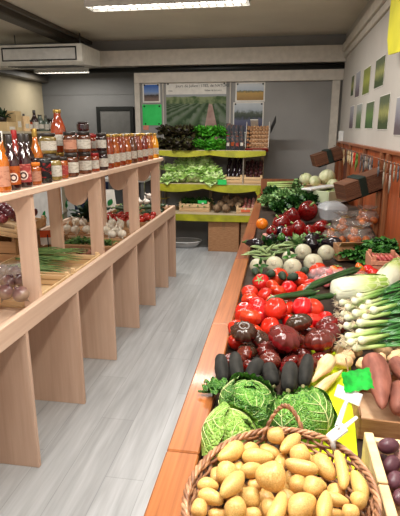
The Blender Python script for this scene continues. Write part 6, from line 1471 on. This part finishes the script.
# ================================================================== SETTLE: leaves rest on what is under them, fruit is pushed apart
import numpy as np
from mathutils.bvhtree import BVHTree
def rest_on(root, zmin):
    for o in (list(root.children) or [root]):
        X = root.matrix_basis @ o.matrix_basis if o is not root else root.matrix_basis
        Xi = X.inverted()
        for v in o.data.vertices:
            w = X @ v.co; z = zmin(w)
            if w.z < z: w.z = z; v.co = Xi @ w
def on_counter(w):
    if w.x < -.165: return .803 if w.x > -.265 else -1
    return bedz(w.x, w.y)+.0015
for o in list(bpy.data.objects):
    if o.parent is None and o.name.split('.')[0] in ('leaf_bunch', 'savoy_cabbage', 'chard_bunch', 'parsley_bunch', 'loose_leaf', 'chinese_cabbage', 'celery', 'cellophane_bag', 'plastic_box', 'white_cabbage') or (o.parent is None and o.name.split('.')[0] == 'plastic_bag' and o.location.x > -.5):
        rest_on(o, on_counter)
    elif o.parent is None and o.name.split('.')[0] == 'kale_bunch': rest_on(o, lambda w: TZ+.001)
    elif o.parent is None and o.name.split('.')[0] in ('lettuce', 'oakleaf_lettuce', 'green_lettuce'):
        o.data = o.data.copy(); zs = .9165 if o.name.startswith('lettuce') else 1.3465
        bpy.context.view_layer.update(); rest_on(o, lambda w: zs if w.y > 6.26 else -1)
LOOSE_ = set('walnut aubergine red_tomato ribbed_tomato tomato bean_pod turnip white_onion clementine red_radish sweet_pepper potato jerusalem_artichoke beetroot celeriac radish black_radish white_turnip red_pepper green_pepper avocado cucumber leek red_onion courgette garlic_bulb purple_potato sweet_potato parsnip orange seed_packet spring_onion rhubarb_stick salad_plant'.split())
FIRM_ = set('wooden_crate produce_crate display_stand display_counter wicker_basket cardboard_tray carton open_carton wall_board produce_shelf white_cabbage savoy_cabbage paper_sheet chinese_cabbage plastic_box price_tag'.split())
class Body:
    def __init__(s, o):
        s.o = o; s.kind = o.name.split('.')[0]; s.fixed = s.kind in FIRM_; vs, fs, b = [], [], 0; s.sc = 1.0
        for q in [o]+list(o.children_recursive):
            if q.type != 'MESH': continue
            n = len(q.data.vertices); a = np.empty(n*3, dtype=np.float32); q.data.vertices.foreach_get('co', a); a = a.reshape(n, 3)
            X = Matrix.Identity(4); r = q
            while r is not o: X = r.matrix_basis @ X; r = r.parent
            X = np.array(X); vs.append(a @ X[:3, :3].T+X[:3, 3]); fs += [[b+i for i in p.vertices] for p in q.data.polygons]; b += n
        s.loc = np.concatenate(vs); s.fs = fs; s.base = o.scale.copy(); s.upd()
    def upd(s):
        s.o.scale = s.base*s.sc; X = np.array(s.o.matrix_basis); w = s.loc @ X[:3, :3].T+X[:3, 3]
        s.lo, s.hi = w.min(0), w.max(0); s.c = Vector((s.lo+s.hi)/2); s.w = w; s.tree = None
    def bvh(s):
        if s.tree is None: s.tree = BVHTree.FromPolygons([tuple(p) for p in s.w], s.fs)
        return s.tree
bodies = [Body(o) for o in list(bpy.data.objects) if o.parent is None and o.name.split('.')[0] in LOOSE_ | FIRM_]
bodies.sort(key=lambda b: b.o.name)
LEAFY_ = ('lettuce', 'oakleaf_lettuce', 'green_lettuce', 'salad_plant', 'spring_onion')
for step in range(22):
    hit = 0; LO = np.array([b.lo for b in bodies]); HI = np.array([b.hi for b in bodies]); push = {}
    for i, A in enumerate(bodies):
        m_ = np.where(((LO <= A.hi) & (HI >= A.lo)).all(1))[0]
        for j in m_:
            if j <= i: continue
            B = bodies[j]
            if A.fixed and B.fixed: continue
            if not A.bvh().overlap(B.bvh()): continue
            hit += 1; d = A.c-B.c
            if A.fixed or B.fixed:
                K, Q = (B, A) if A.fixed else (A, B)
                sz = float((K.hi-K.lo).min()); up = Vector((0, 0, .03*sz)); inn = (Q.c-K.c); inn.z = 0
                v = up if Q.kind in ('display_counter', 'display_stand', 'produce_shelf', 'paper_sheet') else (up*.6+inn.normalized()*.05*sz if inn.length > 1e-4 else up)
                if Q.kind in ('white_cabbage', 'savoy_cabbage', 'plastic_box', 'price_tag', 'wall_board', 'chinese_cabbage'): v = (-inn).normalized()*.05*sz
                push.setdefault(id(K), [K, Vector((0, 0, 0)), 0]); push[id(K)][1] += v; push[id(K)][2] += .012
            else:
                sz = float(min((A.hi-A.lo).min(), (B.hi-B.lo).min())); n_ = d.normalized() if d.length > 1e-5 else Vector((0, 0, 1))
                n_ = Vector((n_.x, n_.y, n_.z*.6))
                for K, sg in ((A, 1), (B, -1)):
                    push.setdefault(id(K), [K, Vector((0, 0, 0)), 0]); push[id(K)][1] += n_*sg*sz*.035; push[id(K)][2] += .012 if K.kind not in LEAFY_ else .012
    if not hit: break
    for K, v, s_ in push.values():
        lim = .012
        if v.length > lim: v = v.normalized()*lim
        if K.kind not in LEAFY_: K.o.location = K.o.location+v
        if K.sc > (.93 if K.kind in ('red_tomato', 'ribbed_tomato', 'potato', 'leek', 'black_radish', 'spring_onion', 'turnip') else .80): K.sc *= 1-min(.02, s_)
        K.upd()

# ================================================================== LIGHT
def area(name, loc, size, power, col=(1, .95, .86), rot=(0, 0, 0)):
    l = bpy.data.lights.new(name, 'AREA'); l.shape = 'RECTANGLE'; l.size, l.size_y = size; l.energy = power; l.color = col
    o = bpy.data.objects.new(name, l); COL.objects.link(o); o.location = loc; o.rotation_euler = rot; return o
area('display_lamp', (.10, 1.10, 2.55), (.25, 1.3), 46, (1, .95, .86))
area('display_lamp_far', (.0, 3.1, 2.62), (.25, 1.3), 17, (1, .96, .9))
area('aisle_lamp', (-1.0, .9, 2.7), (1.4, .3), 52, (1, .98, .95))
area('room_lamp', (-1.1, 4.80, 2.70), (1.5, .18), 56, (1, .97, .93))
area('far_room_lamp', (-4.1, 9.7, 2.70), (1.6, .18), 32, (1, .95, .86))
area('left_room_lamp', (-3.6, 3.0, 2.7), (1.5, .2), 44, (1, .97, .92))
w = bpy.data.worlds.new('world'); SC.world = w; w.use_nodes = True
w.node_tree.nodes['Background'].inputs[0].default_value = (1, .98, .95, 1); w.node_tree.nodes['Background'].inputs[1].default_value = .75
